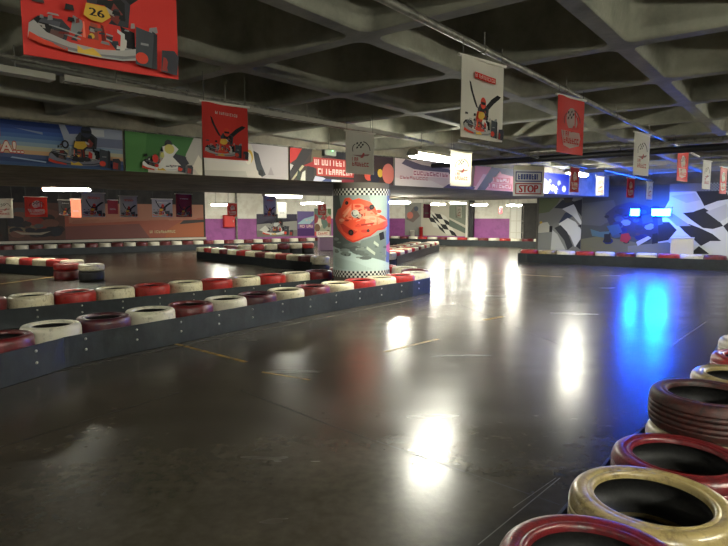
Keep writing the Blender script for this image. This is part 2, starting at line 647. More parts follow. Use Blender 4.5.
def kart_sheet(w, h, bg, halo, num=None, lift=.78):
    pr = Print(1, h / w)
    pr.p(bg, rect(0, 0, 1, h / w))
    kart(pr, 0.01, 0.015, .98, num=num)
    pr.scribble(.26, lift * h / w, .5, .055, 12, WHT, seed=3, halo=halo, skew=-.02)
    return pr


def logo_sheet(w, h, bg, red=False):
    pr = Print(1, h / w); H = h / w
    pr.p(bg, rect(0, 0, 1, H))
    if red:
        pr.p(WHT, circ(.56, .62 * H, .24, .20 * H))
        pr.p(WHT, [(.12, .40 * H), (.86, .40 * H), (.9, .30 * H), (.86, .16 * H), (.5, .10 * H), (.22, .14 * H), (.16, .30 * H)])
        pr.p(RED, arc_band(.58, .56 * H, .20, .235, -40, 70, sv=H * .85))
    for i in range(4):
        for j in range(3):
            if (i + j) % 2 == 0:
                cu, cv = .36 + i * .07, (.60 + j * .05) * H + i * .012
                pr.p(BLK, [(cu, cv), (cu + .062, cv + .014), (cu + .075, cv + .065), (cu + .012, cv + .05)])
    pr.p(BLK, arc_band(.62, .56 * H, .235, .26, 5, 88, sv=H * .9))
    pr.p(BLK, arc_band(.42, .58 * H, .19, .215, 120, 205, sv=H * .7))
    c2 = RED if red else (178, 84, 84)
    pr.p((150, 120, 118) if not red else RED, [(.2, .44 * H), (.5, .46 * H), (.86, .50 * H), (.8, .45 * H), (.5, .41 * H)])
    pr.p(c2, [(.5, .38 * H), (.62, .52 * H), (.68, .50 * H), (.62, .40 * H)])
    pr.scribble(.20, .30 * H, .24, .09 * H, 3, c2, seed=5)
    pr.scribble(.20, .18 * H, .62, .10 * H, 7, c2, seed=8)
    return pr


steel = mat('galvanised_steel', (132, 130, 120), .42, metal=.6, rgb2=(100, 98, 90), scale=12)
white_plastic = mat('white_plastic', (206, 202, 190), .45)
black_metal = mat('black_metal', (28, 28, 30), .45)
cord_m = mat('grey_cord', (84, 82, 78), .7)


def sheet_mesh(b, pr, w, h, U, N, base, back):
    """a hanging cloth sheet, thin slab with a slight billow, ink on the camera side"""
    o = base - U * w / 2
    n = 8
    def bil(u, v):
        return .010 * math.sin(u * 5.1 + 1)
    fm = lambda u, v, d: o + U * (u * w) + Vector((0, 0, v * w)) + N * (d + bil(u, v))
    # slab
    vs, fs = [], []
    for side in (0.0, -.004):
        for j in range(n + 1):
            for i in range(n + 1):
                vs.append(fm(i / n, (h / w) * j / n, side))
    K = (n + 1) ** 2
    ix = lambda s, i, j: s * K + j * (n + 1) + i
    for j in range(n):
        for i in range(n):
            fs.append([ix(0, i, j), ix(0, i + 1, j), ix(0, i + 1, j + 1), ix(0, i, j + 1)])
            fs.append([ix(1, i, j + 1), ix(1, i + 1, j + 1), ix(1, i + 1, j), ix(1, i, j)])
    for i in range(n):
        fs += [[ix(0, i, 0), ix(1, i, 0), ix(1, i + 1, 0), ix(0, i + 1, 0)], [ix(0, i + 1, n), ix(1, i + 1, n), ix(1, i, n), ix(0, i, n)],
               [ix(0, 0, i + 1), ix(1, 0, i + 1), ix(1, 0, i), ix(0, 0, i)], [ix(0, n, i), ix(1, n, i), ix(1, n, i + 1), ix(0, n, i + 1)]]
    b.add(vs, fs, cloth(back), True)
    pr.emit(b, fm, strips=n, d0=.0015, dd=.0003, ink=cloth)


BU = Vector((math.cos(math.radians(39.5)), math.sin(math.radians(39.5)), 0))
BNRM = Vector((BU.y, -BU.x, 0))


def banner(cx, cy, ztop, w, h, pr, back, label, group, hang_z=None, detail=True, U=BU, name='hanging_banner', cat='banner'):
    N = Vector((U.y, -U.x, 0))
    root = empty(name, (cx, cy, ztop - h))
    b = MB(); sheet_mesh(b, pr, w, h, U, N, Vector((0, 0, 0)), back)
    b.build('sheet', root)
    b = MB(); b.tube([-U * (w / 2 + .02) + Vector((0, 0, h)), U * (w / 2 + .02) + Vector((0, 0, h))], .011, white_plastic, 8)
    b.build('top_rail', root)
    if hang_z:
        for s in (-1, 1):
            b = MB(); p = U * (s * w * .45)
            b.tube([p + Vector((0, 0, h)), p + Vector((0, 0, h + hang_z - ztop))], .003, cord_m, 6)
            b.build('cord', root)
    tag(root, label, cat, group)
    return root


G_NEAR = 'printed banners hanging in front of the beam'
BW, BH = .46, .52
RB = (202, 50, 42)
WB = (206, 202, 190)

banner(*at_y(106, 40, 1.80).xy, 2.472, .45, .515, kart_sheet(.45, .515, RB, None, num='26'), RB,
       'red banner with a large kart numbered 26, nearest the camera at upper left', G_NEAR, hang_z=2.8)
banner(*at_y(225.5, 130, 5.35).xy, 2.535, .46, .50, kart_sheet(.46, .50, RB, None, lift=.80), RB,
       'red banner of a cheering kart driver, hanging before the white billboard', G_NEAR, hang_z=2.80)
banner(*at_y(360, 150, 7.15).xy, 2.545, .455, .51, logo_sheet(.455, .51, WB), WB,
       'grey-white logo banner hanging directly above the printed column', G_NEAR, hang_z=2.80)
banner(*at_y(482.5, 95, 4.0).xy, 2.565, .46, .53, kart_sheet(.46, .53, WB, RED, lift=.76), WB,
       'white banner with a cheering kart driver and red caption, under the long pipe', G_NEAR, hang_z=2.68)
banner(*at_y(570.5, 127, 5.35).xy, 2.595, .46, .51, logo_sheet(.46, .51, (210, 56, 50), True), (210, 56, 50),
       'red banner with a white logo, beside the white kart driver banner', G_NEAR, hang_z=2.68)
banner(*at_y(641.5, 154, 7.76).xy, 2.62, .47, .56, logo_sheet(.47, .56, WHT), WHT,
       'narrow-looking white logo banner, above the blue floodlights', G_NEAR, hang_z=2.70)
banner(*at_y(682.5, 166, 9.8).xy, 2.64, .46, .53, logo_sheet(.46, .53, (210, 56, 50), True), (210, 56, 50),
       'red banner edge-on between two white ones, right of the blue floodlights', G_NEAR, hang_z=2.8)
banner(*at_y(706.5, 175, 10.9).xy, 2.56, .42, .53, logo_sheet(.42, .53, WHT), WHT,
       'white banner second from the right edge, above the flag mural', G_NEAR, hang_z=2.8)
banner(*at_y(723, 182, 11.6).xy, 2.50, .40, .53, logo_sheet(.40, .53, (190, 50, 56), True), (190, 50, 56),
       'red banner at the right edge of the photo, above the flag mural', G_NEAR, hang_z=2.8)
banner(*at_y(461, 170, 8.5).xy, 2.465, .48, .51, logo_sheet(.48, .51, WHT), WHT,
       'white banner glowing right in front of the large lit ceiling lamp', G_NEAR, hang_z=2.8)
banner(*at_y(574.5, 180, 12.3).xy, 2.56, .36, .53, logo_sheet(.36, .53, (168, 42, 46), True), (168, 42, 46),
       'small dark red banner between the STOP sign and the right hand lamp', G_NEAR, hang_z=2.8)
banner(*at_y(600, 187, 14.4).xy, 2.52, .42, .49, logo_sheet(.42, .49, WHT), WHT,
       'small white banner right beside the right hand ceiling lamp', G_NEAR, hang_z=2.8)
banner(*at_y(630.5, 187, 14.8).xy, 2.50, .42, .50, logo_sheet(.42, .50, (178, 42, 62), True), (178, 42, 62),
       'small red banner just above the left blue floodlight', G_NEAR, hang_z=2.8)
banner(*at_y(649.5, 191, 15.4).xy, 2.44, .36, .47, logo_sheet(.36, .47, WHT), WHT,
       'small pale banner just above the right blue floodlight', G_NEAR, hang_z=2.8)

# banners beyond the beam: (px centre, y top, y bottom, distance, width, kind, colour, label)
G_FAR = 'printed banners hanging beyond the beam'
DRED = (120, 32, 44)
SLV = (176, 172, 170)
far_b = [
    (3, 199, 218, 14.2, .40, 'logo', WHT, 'white logo banner cut by the left edge of the photo, beyond the beam'),
    (35.5, 197, 217, 14.4, .50, 'logor', (206, 70, 56), 'bright red logo banner second from the left edge, beyond the beam'),
    (65, 200, 216, 18.0, .40, 'kart', (70, 64, 64), 'dark grey banner behind and between the red and silver banners at left'),
    (75.5, 199, 217.5, 16.2, .26, 'plain', (214, 110, 84), 'narrow orange banner tucked behind the left edge of the silver kart banner'),
    (93, 193, 217, 13.2, .50, 'kart', SLV, 'silver kart banner hanging under the twin lit lamp at left'),
    (112.5, 200, 214, 19.5, .34, 'plain', DRED, 'dark red banner between the two silver kart banners at left'),
    (128, 196, 217, 15.2, .46, 'kart', SLV, 'second silver kart banner from the left, before the orange mural'),
    (162, 199, 217, 18.2, .66, 'kart', (150, 146, 156), 'wide grey kart banner left of the dark crimson kart banner'),
    (183.5, 194, 217, 14.6, .42, 'kart', (126, 34, 52), 'dark crimson kart banner above the right end of the orange mural'),
    (232, 203, 216.5, 22.0, .42, 'logor', (206, 72, 60), 'small red banner right of the bright far lamp, above the fire cabinet'),
    (269.5, 196, 217, 15.6, .40, 'kart', SLV, 'silver kart banner left of the small white one, left of the column'),
    (282, 203, 218, 17.8, .32, 'plain', WHT, 'small plain white banner above the kart print, left of the column'),
    (322, 204, 215, 25.0, .44, 'logor', (196, 80, 80), 'pinkish red banner close to the left side of the printed column'),
    (427, 204, 218, 23.0, .42, 'plain', (150, 52, 90), 'magenta banner before the far flag mural, right of the column'),
    (459, 206, 218, 24.0, .34, 'logo', WHT, 'small white banner before the far flag mural, left of the black post'),
    (500.5, 207, 214, 25.5, .26, 'plain', (120, 40, 48), 'tiny dark red banner before the white and purple far wall'),
]
for (px, yt, yb, Y, w, kind, c, lab) in far_b:
    pt = at_y(px, yt, Y); pb = at_y(px, yb, Y)
    h = pt.z - pb.z
    if kind == 'kart':
        pr = kart_sheet(w, h, c, RED if c == SLV else None)
    elif kind == 'plain':
        pr = Print(1, h / w).p(c, rect(0, 0, 1, h / w)); pr.scribble(.2, .3 * h / w, .6, .1 * h / w, 5, GRY, seed=2)
    else:
        pr = logo_sheet(w, h, c, kind == 'logor')
    d_beam = (Vector((pt.x, pt.y, 0)) - F0).dot(-FN)
    banner(pt.x, pt.y, pt.z, w, h, pr, c, lab, G_FAR, hang_z=(Z_SOFFIT if d_beam < BEAM_W else Z_RIB))

# ------------------------------------------------------------------ STOP sign board
def stop_sign():
    c = at_y(528.5, 196, 13.0); top = at_y(528.5, 165.5, 13.0)
    w, h = .74, top.z - c.z
    root = empty('hanging_sign', c)
    U = Vector((.985, .17, 0)).normalized(); N = Vector((U.y, -U.x, 0))
    H = h / w
    pr = Print(1, H)
    pr.p((244, 243, 238), rect(0, 0, 1, H))
    pr.p((232, 226, 196), rect(.0, .86 * H, 1, H))
    for (v0, v1, c1) in ((.47 * H, .80 * H, (46, 66, 140)), (.06 * H, .42 * H, (186, 52, 62))):
        pr.p(c1, rect(.06, v0, .92, v1)); pr.p((244, 244, 244), rect(.09, v0 + .03, .89, v1 - .03))
    pr.scribble(.14, .54 * H, .70, .18 * H, 8, (60, 78, 150), seed=21)
    pr.text('STOP', .17, .12 * H, .24 * H, (200, 44, 52), bold=.012, width=.62)
    b = MB()
    M = Matrix((U, -N, Vector((0, 0, 1)))).transposed()
    b.box(Vector((0, 0, h / 2)) - N * .012, (w, .024, h), white_plastic, mtx=M)
    pr.emit(b, plane_map(-U * w / 2, U, (0, 0, 1), N, w), d0=.001, dd=.0004)
    b.build('board', root)
    for s in (-.42, .42):
        b = MB(); p = U * (s * w)
        b.tube([p + Vector((0, 0, h)), p + Vector((0, 0, Z_RIB - c.z))], .004, cord_m, 6)
        b.build('cord', root)
    tag(root, 'white hanging board with a blue framed line above a red STOP', 'sign')


stop_sign()

# ------------------------------------------------------------------ billboards on the beam
def billboard(px0, px1, design, label, z0=Z_SOFFIT + .0, z1=2.69):
    q0, q1 = q_px(px0) + .01, q_px(px1) - .01
    w = q1 - q0; h = z1 - z0
    o = F0 + FU * q0 + FN * .03 + Vector((0, 0, z0))
    root = empty('billboard', o + FU * w / 2)
    pr = Print(w, h)
    design(pr, w, h, lambda px: q_px(px) - q0)
    b = MB()
    M = Matrix((FU, -FN, Vector((0, 0, 1)))).transposed()
    b.box(Vector((0, 0, h / 2)) - FN * .012, (w, .024, h), ink(GRY), mtx=M)
    pr.emit(b, plane_map(-FU * w / 2, FU, (0, 0, 1), FN), d0=.001, dd=.0004)
    b.build('panel', root)
    b = MB(); b.tube([-FU * w / 2 + Vector((0, 0, h + .012)), FU * w / 2 + Vector((0, 0, h + .012))], .012, steel, 8)
    b.build('top_rail', root)
    tag(root, label, 'billboard', 'billboards along the concrete beam')


def d_sky(pr, w, h, q):
    bands = [(30, 52, 110), (42, 66, 130), (54, 84, 148), (72, 104, 160), (104, 134, 172), (140, 160, 176), (186, 180, 150), (206, 160, 120), (70, 84, 120), (40, 60, 100), (56, 80, 120)]
    n = len(bands)
    for i, c in enumerate(bands):
        v1 = h * (1 - i / n); v0 = h * (1 - (i + 1) / n)
        pr.p(c, [(0, v0), (w, v0 - .02), (w, v1 - .02 + (.02 if i == 0 else 0)), (0, v1)])
    pr.p((150, 170, 196), [(q(15), .09), (q(50), .05), (q(50), .065), (q(17), .105)])
    pr.p((120, 132, 160), [(q(20), .46), (q(48), .40), (q(48), .43)])
    qa = q(-27)
    pr.text('DA!..', q(-6.5), .155, .13, (232, 214, 200), bold=.006, width=q(28) - q(-6.5), outline=((190, 70, 60), .014))
    pr.p((190, 70, 60), rect(q(-3), .335, q(6.5), .47)); pr.p((232, 214, 200), rect(q(-3), .35, q(5.2), .455))
    # paddock right of the kart
    pr.p((150, 156, 170), [(q(64), h), (q(127), h), (q(127), .28), (q(70), .30)])
    pr.p((112, 118, 140), rect(q(98), .30, q(127), .42))
    pr.p((60, 74, 130), [(q(70), h), (q(90), h), (q(92), .46), (q(74), .44)])
    pr.p(LGR, rect(q(88), .44, q(108), .53))
    kart(pr, q(51), .0, q(123) - q(51), body=(40, 40, 44), plate=YEL, arms=False, bump=((112, 112, 124), (64, 64, 74)), driver=BLK, helm=(40, 44, 60))
    pr.p((30, 30, 34), circ(q(69), .30, .045, .055)); pr.p((120, 130, 150), circ(q(69), .30, .025, .033))


def d_green(pr, w, h, q):
    pr.p((66, 118, 60), rect(0, 0, w, h))
    pr.p((80, 132, 70), [(0, 0), (q(146), 0), (q(150), h), (0, h)])
    pr.p((176, 170, 160), [(q(182), 0), (w, 0), (w, h), (q(196), h), (q(188), .3)])
    pr.p((214, 206, 190), [(q(190), 0), (w, 0), (w, .22), (q(200), .30)])
    pr.p((196, 190, 178), [(q(150), 0), (q(200), 0), (q(196), .08), (q(150), .06)])
    s = q(193) - q(142)
    kart(pr, q(143), .0, s, body=WHT, plate=(206, 204, 120), arms=False, bump=(WHT, LGR), driver=(70, 70, 76), helm=(50, 50, 54))
    pr.p((52, 52, 60), [(q(172), .3), (q(186), .26), (q(190), .16), (q(182), .08), (q(176), .16)])
    pr.p(WHT, [(q(160), .12), (q(166), .24), (q(164), .38), (q(175), .42), (q(180), .36), (q(174), .24), (q(182), .12)])
    pr.p((210, 200, 110), circ(q(171), .35, .075, .07))
    pr.p(RED, circ(q(157), .20, .045, .06)); pr.p(RED, circ(q(158), .10, .03, .025))


def d_white(pr, w, h, q):
    pr.p((206, 198, 186), rect(0, 0, w, h))
    pr.p((186, 178, 178), [(q(262), 0), (w, 0), (w, h), (q(252), h)])
    pr.p(YEL, circ(q(250), .34, .07, .11)); pr.p((224, 218, 200), circ(q(249), .31, .06, .10))
    pr.p(DGR, [(q(254), .44), (q(259), .40), (q(262), .22), (q(266), .06), (q(262), .02), (q(257), .14), (q(255), .3)])
    pr.p(BLK, circ(q(261), .09, .05, .05))
    pr.p((160, 150, 150), [(q(268), .06), (q(271), .20), (q(274), .06)])
    pr.p((186, 180, 168), [(0, .0), (q(248), 0), (q(246), .10), (0, .08)])


def d_dark(pr, w, h, q):
    pr.p((58, 44, 40), rect(0, 0, w, h))
    pr.p(RED, [(0, .28), (q(296), .36), (q(302), h), (0, h)])
    pr.p((196, 190, 186), [(0, 0), (q(287), 0), (q(295), .24), (0, .28)])
    pr.p((40, 36, 36), [(q(285), 0), (q(292), 0), (q(313), h), (q(303), h)])
    pr.p((92, 84, 62), [(q(312), h), (q(326), h), (q(318), .34), (q(310), .28)])
    pr.p((190, 180, 140), [(q(291), 0), (q(293), 0), (q(304), .25), (q(302), .27)])
    pr.p((206, 202, 190), [(q(300), 0), (q(305), 0), (q(305), .18), (q(302), .14)])
    pr.p((40, 56, 44), [(q(296), .02), (q(300), .0), (q(300), .14), (q(298), .2)])
    pr.p((160, 44, 44), [(q(303), .26), (q(318), .22), (q(316), .38), (q(310), .32)])
    pr.p((34, 30, 32), [(q(306), 0), (q(313), 0), (q(314), .24), (q(307), .26)])
    pr.p((26, 25, 27), [(q(322), h), (q(345), h), (q(345), .40), (q(334), .44)])
    pr.scribble(q(314), .29, q(348) - q(314), .10, 10, (236, 196, 186), seed=11, halo=(170, 52, 48))
    pr.scribble(q(317), .13, q(351) - q(317), .10, 10, (238, 206, 196), seed=14, halo=(176, 60, 52))
    pr.p((190, 190, 206), [(q(312), 0), (q(330), 0), (q(322), .07), (q(314), .09)])
    pr.p((60, 70, 120), [(q(320), 0), (q(338), 0), (q(334), .045), (q(324), .05)])
    pr.p((220, 220, 220), rect(q(330), 0, q(340), .04))
    pr.p((120, 30, 44), rect(q(340), 0, q(352), .06))
    pr.p((196, 80, 60), circ(q(367), .16, .12, .10)); pr.p((40, 38, 48), circ(q(373), .13, .13, .12))
    pr.p(YEL, circ(q(378), .22, .07, .08))
    pr.p((196, 108, 92), circ(q(386), .22, .17, .20))


def d_text(pr, w, h, q):
    pr.p((196, 178, 176), rect(0, 0, w, h))
    pr.p((92, 84, 98), [(q(412), .36), (q(446), .30), (q(452), .36), (q(446), .42), (q(420), .46), (q(404), .55), (q(400), .45)])
    pr.p((206, 196, 190), [(0, 0), (q(445), 0), (q(430), .14), (0, .16)])
    pr.scribble(q(412), .24, q(446) - q(412), .08, 11, (150, 64, 90), seed=31, halo=(216, 190, 186))
    pr.scribble(q(398), .14, q(426) - q(398), .06, 9, (160, 80, 90), seed=32)
    pr.p((60, 44, 84), [(q(440), 0), (q(478), 0), (q(470), .07), (q(446), .09)])
    pr.p((190, 110, 124), [(q(470), .08), (q(487), .08), (q(490), h), (q(472), h)])
    pr.p((206, 160, 170), [(q(471), 0), (q(476), 0), (q(488), .34), (q(480), .38)])
    pr.p((32, 30, 38), [(q(474), 0), (q(482), 0), (q(498), h), (q(488), h)])
    pr.p((210, 130, 138), [(q(482), 0), (w, 0), (w, h), (q(498), h), (q(494), .38)])
    pr.p((34, 32, 42), [(q(494), h), (q(512), h), (q(512), .36), (q(498), .42)])
    pr.scribble(q(490), .22, q(506) - q(490), .08, 5, (240, 214, 210), seed=33, halo=(184, 52, 66))
    pr.scribble(q(486), .07, q(508) - q(486), .08, 7, (240, 210, 206), seed=34, halo=(190, 66, 80))


def d_blue(pr, w, h, q):
    pr.p((46, 50, 120), rect(0, 0, w, h))
    pr.p((180, 180, 210), [(0, 0), (q(545), 0), (q(549), .2), (q(542), .4), (0, .35)])
    pr.p((30, 40, 130), [(q(545), .5), (q(566), .34), (q(566), h), (q(545), h)])
    for k, (x, y, r) in enumerate(((550, .16, .12), (556, .3, .10), (561, .15, .12), (547, .34, .07), (553, .06, .07))):
        pr.p((130, 140, 206) if k % 2 else (170, 176, 220), circ(q(x), y, r, r * .8, 7))
    pr.p((34, 40, 96), circ(q(557), .2, .07)); pr.p((200, 200, 220), [(q(548), .1), (q(553), .22), (q(555), .12)])


billboard(-34, 126.5, d_sky, 'blue sky billboard ending in DA!.. with a black kart, leftmost on the beam')
billboard(127.5, 204, d_green, 'green billboard with a white kart nose, second from the left')
billboard(205, 288.5, d_white, 'plain whitish billboard behind the hanging red kart driver banner')
billboard(289.5, 392, d_dark, 'dark red billboard with two lines of pale lettering, just above the column')
billboard(393, 511, d_text, 'pink and white lettered billboard with a black slash, behind the lit lamp')
billboard(512, 566, d_blue, 'dark blue billboard peeking out right of the STOP board')

# ------------------------------------------------------------------ the printed column
CX, CY, CR = -.055, 11.15, .545


def column():
    root = empty('round_column', (CX, CY, 0))
    b = MB(); b.lathe([(CR, 0), (CR, Z_SOFFIT)], 64, mat('column_concrete', (92, 88, 80), .8))
    b.build('shaft', root)
    z0, z1 = .36, 2.03
    H = z1 - z0
    W = 2 * PI * (CR + .006)
    pr = Print(W, H)
    # u runs round the column; the middle of what the camera sees is W/2
    u0 = W / 2 - .545 * PI / 2; vw = .545 * PI
    X = lambda f: W / 2 + (CR + .006) * math.asin(max(-1, min(1, 2 * f - 1)))
    pr.p((140, 152, 145), rect(0, 0, W, H))
    pr.p((86, 94, 90), [(0, 0), (X(.45), 0), (X(.40), .6), (X(.2), 1.1), (X(.1), H), (0, H)])
    pr.p((112, 124, 118), [(X(.3), .2), (X(.9), .2), (X(.95), .9), (X(.5), .7)])
    pr.p((160, 178, 168), [(X(.6), H), (X(.95), H), (X(.95), 1.1), (X(.75), 1.05)])
    pr.p((96, 112, 168), [(X(.93), 0), (W, 0), (W, H), (X(.95), H)])  # blue floodlight on this edge is put into the print colour
    # pale kerb
    pr.p((182, 202, 196), [(0, .60), (X(.03), .57), (X(.3), .50), (X(.6), .40), (X(.97), .26), (W, .2), (W, 0), (0, 0)])
    pr.p((170, 190, 183), [(X(.03), .4), (X(.4), .3), (X(.7), .16), (X(.4), .12), (X(.03), .2)])
    # red racing car seen from above, nose to the right
    c1, c2, c3 = (226, 84, 56), (236, 130, 100), (190, 54, 40)
    V = lambda y: H * (1.035 - y * 1.03)
    car = [(.05, .36), (.10, .26), (.16, .24), (.22, .14), (.30, .13), (.36, .16), (.46, .14), (.56, .16), (.66, .18), (.74, .24), (.78, .31), (.88, .33), (.95, .37),
           (.96, .42), (.88, .46), (.78, .47), (.66, .53), (.55, .55), (.46, .58), (.36, .60), (.26, .57), (.18, .52), (.10, .46)]
    pr.p(c3, [(X(x), V(y + .02)) for x, y in car])
    pr.p(c1, [(X(x), V(y)) for x, y in car])
    pr.p(c2, [(X(x), V(y)) for x, y in ((.18, .30), (.34, .20), (.50, .20), (.64, .25), (.78, .34), (.92, .38), (.80, .42), (.62, .44), (.46, .36), (.30, .38))])
    pr.p((230, 150, 124), [(X(x), V(y)) for x, y in ((.52, .33), (.70, .33), (.94, .385), (.72, .40))])
    pr.p(c3, [(X(x), V(y)) for x, y in ((.12, .38), (.30, .46), (.44, .50), (.34, .55), (.2, .5))])
    rd = random.Random(77)
    for k in range(46):
        x = .12 + rd.random() * .7; y = .20 + rd.random() * .32
        if abs(y - .36) > .2 - abs(x - .4) * .3: continue
        r = .012 + rd.random() * .035
        cc = rd.choice([c1, c2, c3, (238, 150, 120), (204, 66, 44), (150, 44, 36), (216, 100, 70)])
        pr.p(cc, circ(X(x), V(y), r * 1.6, r * .7, 7, a0=rd.random() * 60, a1=360 + rd.random() * 50))
    for k in range(26):
        x = .05 + rd.random() * .9; y = .58 + rd.random() * .22; r = .015 + rd.random() * .05
        pr.p(rd.choice([(98, 106, 102), (120, 132, 124), (84, 90, 88), (134, 146, 138)]), circ(X(x), V(y), r * 2, r * .6, 8, a0=rd.random() * 40, a1=360 + rd.random() * 30))
    for (x, y, r) in ((.26, .19, .035), (.68, .235, .05), (.33, .51, .055), (.62, .49, .03)):
        pr.p(BLK, circ(X(x), V(y), r, r, 12)); pr.p((70, 50, 46), circ(X(x), V(y), r * .5, r * .5, 10))
    pr.p((92, 44, 36), [(X(.34), V(.30)), (X(.38), V(.265)), (X(.48), V(.29)), (X(.52), V(.335)), (X(.47), V(.365)), (X(.38), V(.35))])
    pr.p((196, 196, 184), circ(X(.40), V(.305), .075, .075)); pr.p((110, 116, 112), arc_band(X(.40), V(.305), .035, .06, 200, 340))
    pr.p((176, 160, 140), circ(X(.475), V(.33), .035, .04))
    pr.p((236, 160, 130), [(X(.2), V(.33)), (X(.32), V(.24)), (X(.33), V(.26)), (X(.22), V(.35))]); pr.p((150, 40, 32), [(X(.5), V(.42)), (X(.72), V(.40)), (X(.72), V(.415)), (X(.5), V(.44))])
    for (x, y) in ((.60, .66), (.66, .69), (.72, .60)):
        pr.p((176, 186, 170), [(X(x), V(y)), (X(x + .08), V(y + .04)), (X(x + .07), V(y + .07)), (X(x - .01), V(y + .03))])
    pr.p((196, 96, 140), [(X(.93), V(.66)), (X(1.0), V(.6)), (X(1.0), V(.78)), (X(.94), V(.72))])
    pr.p(BLK, [(X(.80), V(.52)), (X(.88), V(.50)), (X(.9), V(.58)), (X(.82), V(.6))])
    # chequered bands
    n = 84; cw = W / n
    for (va, rows) in ((.0, 3), (H - 3 * cw, 3)):
        pr.p((210, 210, 200), rect(0, va, W, va + rows * cw))
        for r in range(rows):
            for i in range(n):
                if (i + r) % 2 == 0:
                    pr.items.append(((34, 34, 34), rect(i * cw, va + r * cw, (i + 1) * cw, va + (r + 1) * cw), [[0, 1, 2, 3]]))
    R = CR + .006
    def fm(u, v, d):
        a = -PI / 2 + (u - W / 2) / R
        return Vector(((R + min(d, .045)) * math.cos(a), (R + min(d, .045)) * math.sin(a), z0 + v))
    b = MB()
    pr.emit(b, fm, strips=72, d0=.001, dd=.00012)
    b.lathe([(CR, z0), (R, z0), (R, z1), (CR, z1)], 64, ink((120, 126, 120)))
    b.build('printed_wrap', root)
    tag(root, 'round column wrapped in a print of a red racing car with chequered borders', 'column')


column()

# ------------------------------------------------------------------ murals
def mural(o, U, N, w, h, design, label, name='mural_panel', cat='mural', group=None):
    """o: lower left corner on the wall"""
    root = MB()
    pr = Print(w, h)
    design(pr, w, h)
    M = Matrix((U, -N, Vector((0, 0, 1)))).transposed()
    base = Vector(o) + U * w / 2
    root.box(Vector((0, 0, h / 2)) + N * .012, (w, .02, h), ink(GRY), mtx=M)
    pr.emit(root, plane_map(-U * w / 2 + N * .022, U, (0, 0, 1), N), d0=.001, dd=.0004)
    ob = root.build(name, loc=base)
    tag(ob, label, cat, group)
    return ob


def flag(pr, fn, nu, nv, c0, c1, sub=6):
    for i in range(nu):
        for j in range(nv):
            c = c0 if (i + j) % 2 else c1
            pts = [fn((i + k / sub) / nu, j / nv) for k in range(sub)] + [fn((i + 1) / nu, (j + k / sub) / nv) for k in range(sub)] + \
                  [fn((i + 1 - k / sub) / nu, (j + 1) / nv) for k in range(sub)] + [fn(i / nu, (j + 1 - k / sub) / nv) for k in range(sub)]
            pr.p(c, pts)


def fine_check(pr, u0, u1, v0, cw, rows, a=(54, 54, 54), c=(150, 150, 146)):
    pr.p(c, rect(u0, v0, u1, v0 + rows * cw))
    n = int((u1 - u0) / cw)
    for r in range(rows):
        for i in range(n):
            if (i + r) % 2 == 0:
                pr.items.append((a, rect(u0 + i * cw, v0 + r * cw, u0 + (i + 1) * cw, v0 + (r + 1) * cw), [[0, 1, 2, 3]]))


RNF = -RN       # camera side of the right wall


def r_px(px):
    k = (px - 364) / F
    return (k * R0.y - R0.x) / (RU.x - k * RU.y)


ra, rb = r_px(538), r_px(581)


def wall_uv(px, py, u0, z0):
    t = r_px(px); Y = (R0 + RU * t).y
    return (t - u0, at_y(px, py, Y).z - z0)



def d_flagpanel(pr, w, h):
    Q = lambda c, *pts: pr.p(c, [wall_uv(x, y, ra, .3) for x, y in pts])
    pr.p((126, 126, 118), rect(0, 0, w, h))
    Q((104, 112, 80), (536, 196), (560, 196), (556, 204), (548, 212), (536, 214))
    Q((134, 136, 130), (536, 232), (560, 226), (572, 252), (536, 252))
    Q((196, 194, 178), (537, 228), (540, 223), (547, 222), (551, 228), (549, 232), (538, 233))
    Q(BLK, (549, 226), (552, 226), (552, 232), (549, 232)); Q(YEL, (539, 222), (541, 221), (542, 223), (540, 224))
    Q((56, 58, 64), (553, 208), (561, 200), (572, 201), (574, 206), (566, 209))
    Q((62, 70, 88), (558, 223), (564, 213), (572, 209), (575, 214), (566, 220))
    Q((206, 208, 202), (561, 209), (573, 204), (577, 214), (581, 222), (581, 226), (572, 216))
    Q((44, 46, 50), (571, 202), (581, 199), (581, 217), (577, 212))
    Q((214, 216, 210), (558, 224), (567, 218), (575, 222), (581, 230), (580, 244), (575, 247), (570, 236))
    Q((58, 60, 62), (554, 228), (560, 225), (567, 232), (573, 246), (568, 250), (564, 240))
    Q((48, 50, 54), (577, 226), (581, 224), (581, 228)); Q((48, 50, 54), (576, 246), (581, 238), (581, 250))
    Q((190, 192, 186), (552, 230), (557, 234), (566, 250), (551, 250))
    Q((70, 66, 60), (562, 198), (572, 197), (570, 202), (564, 203))


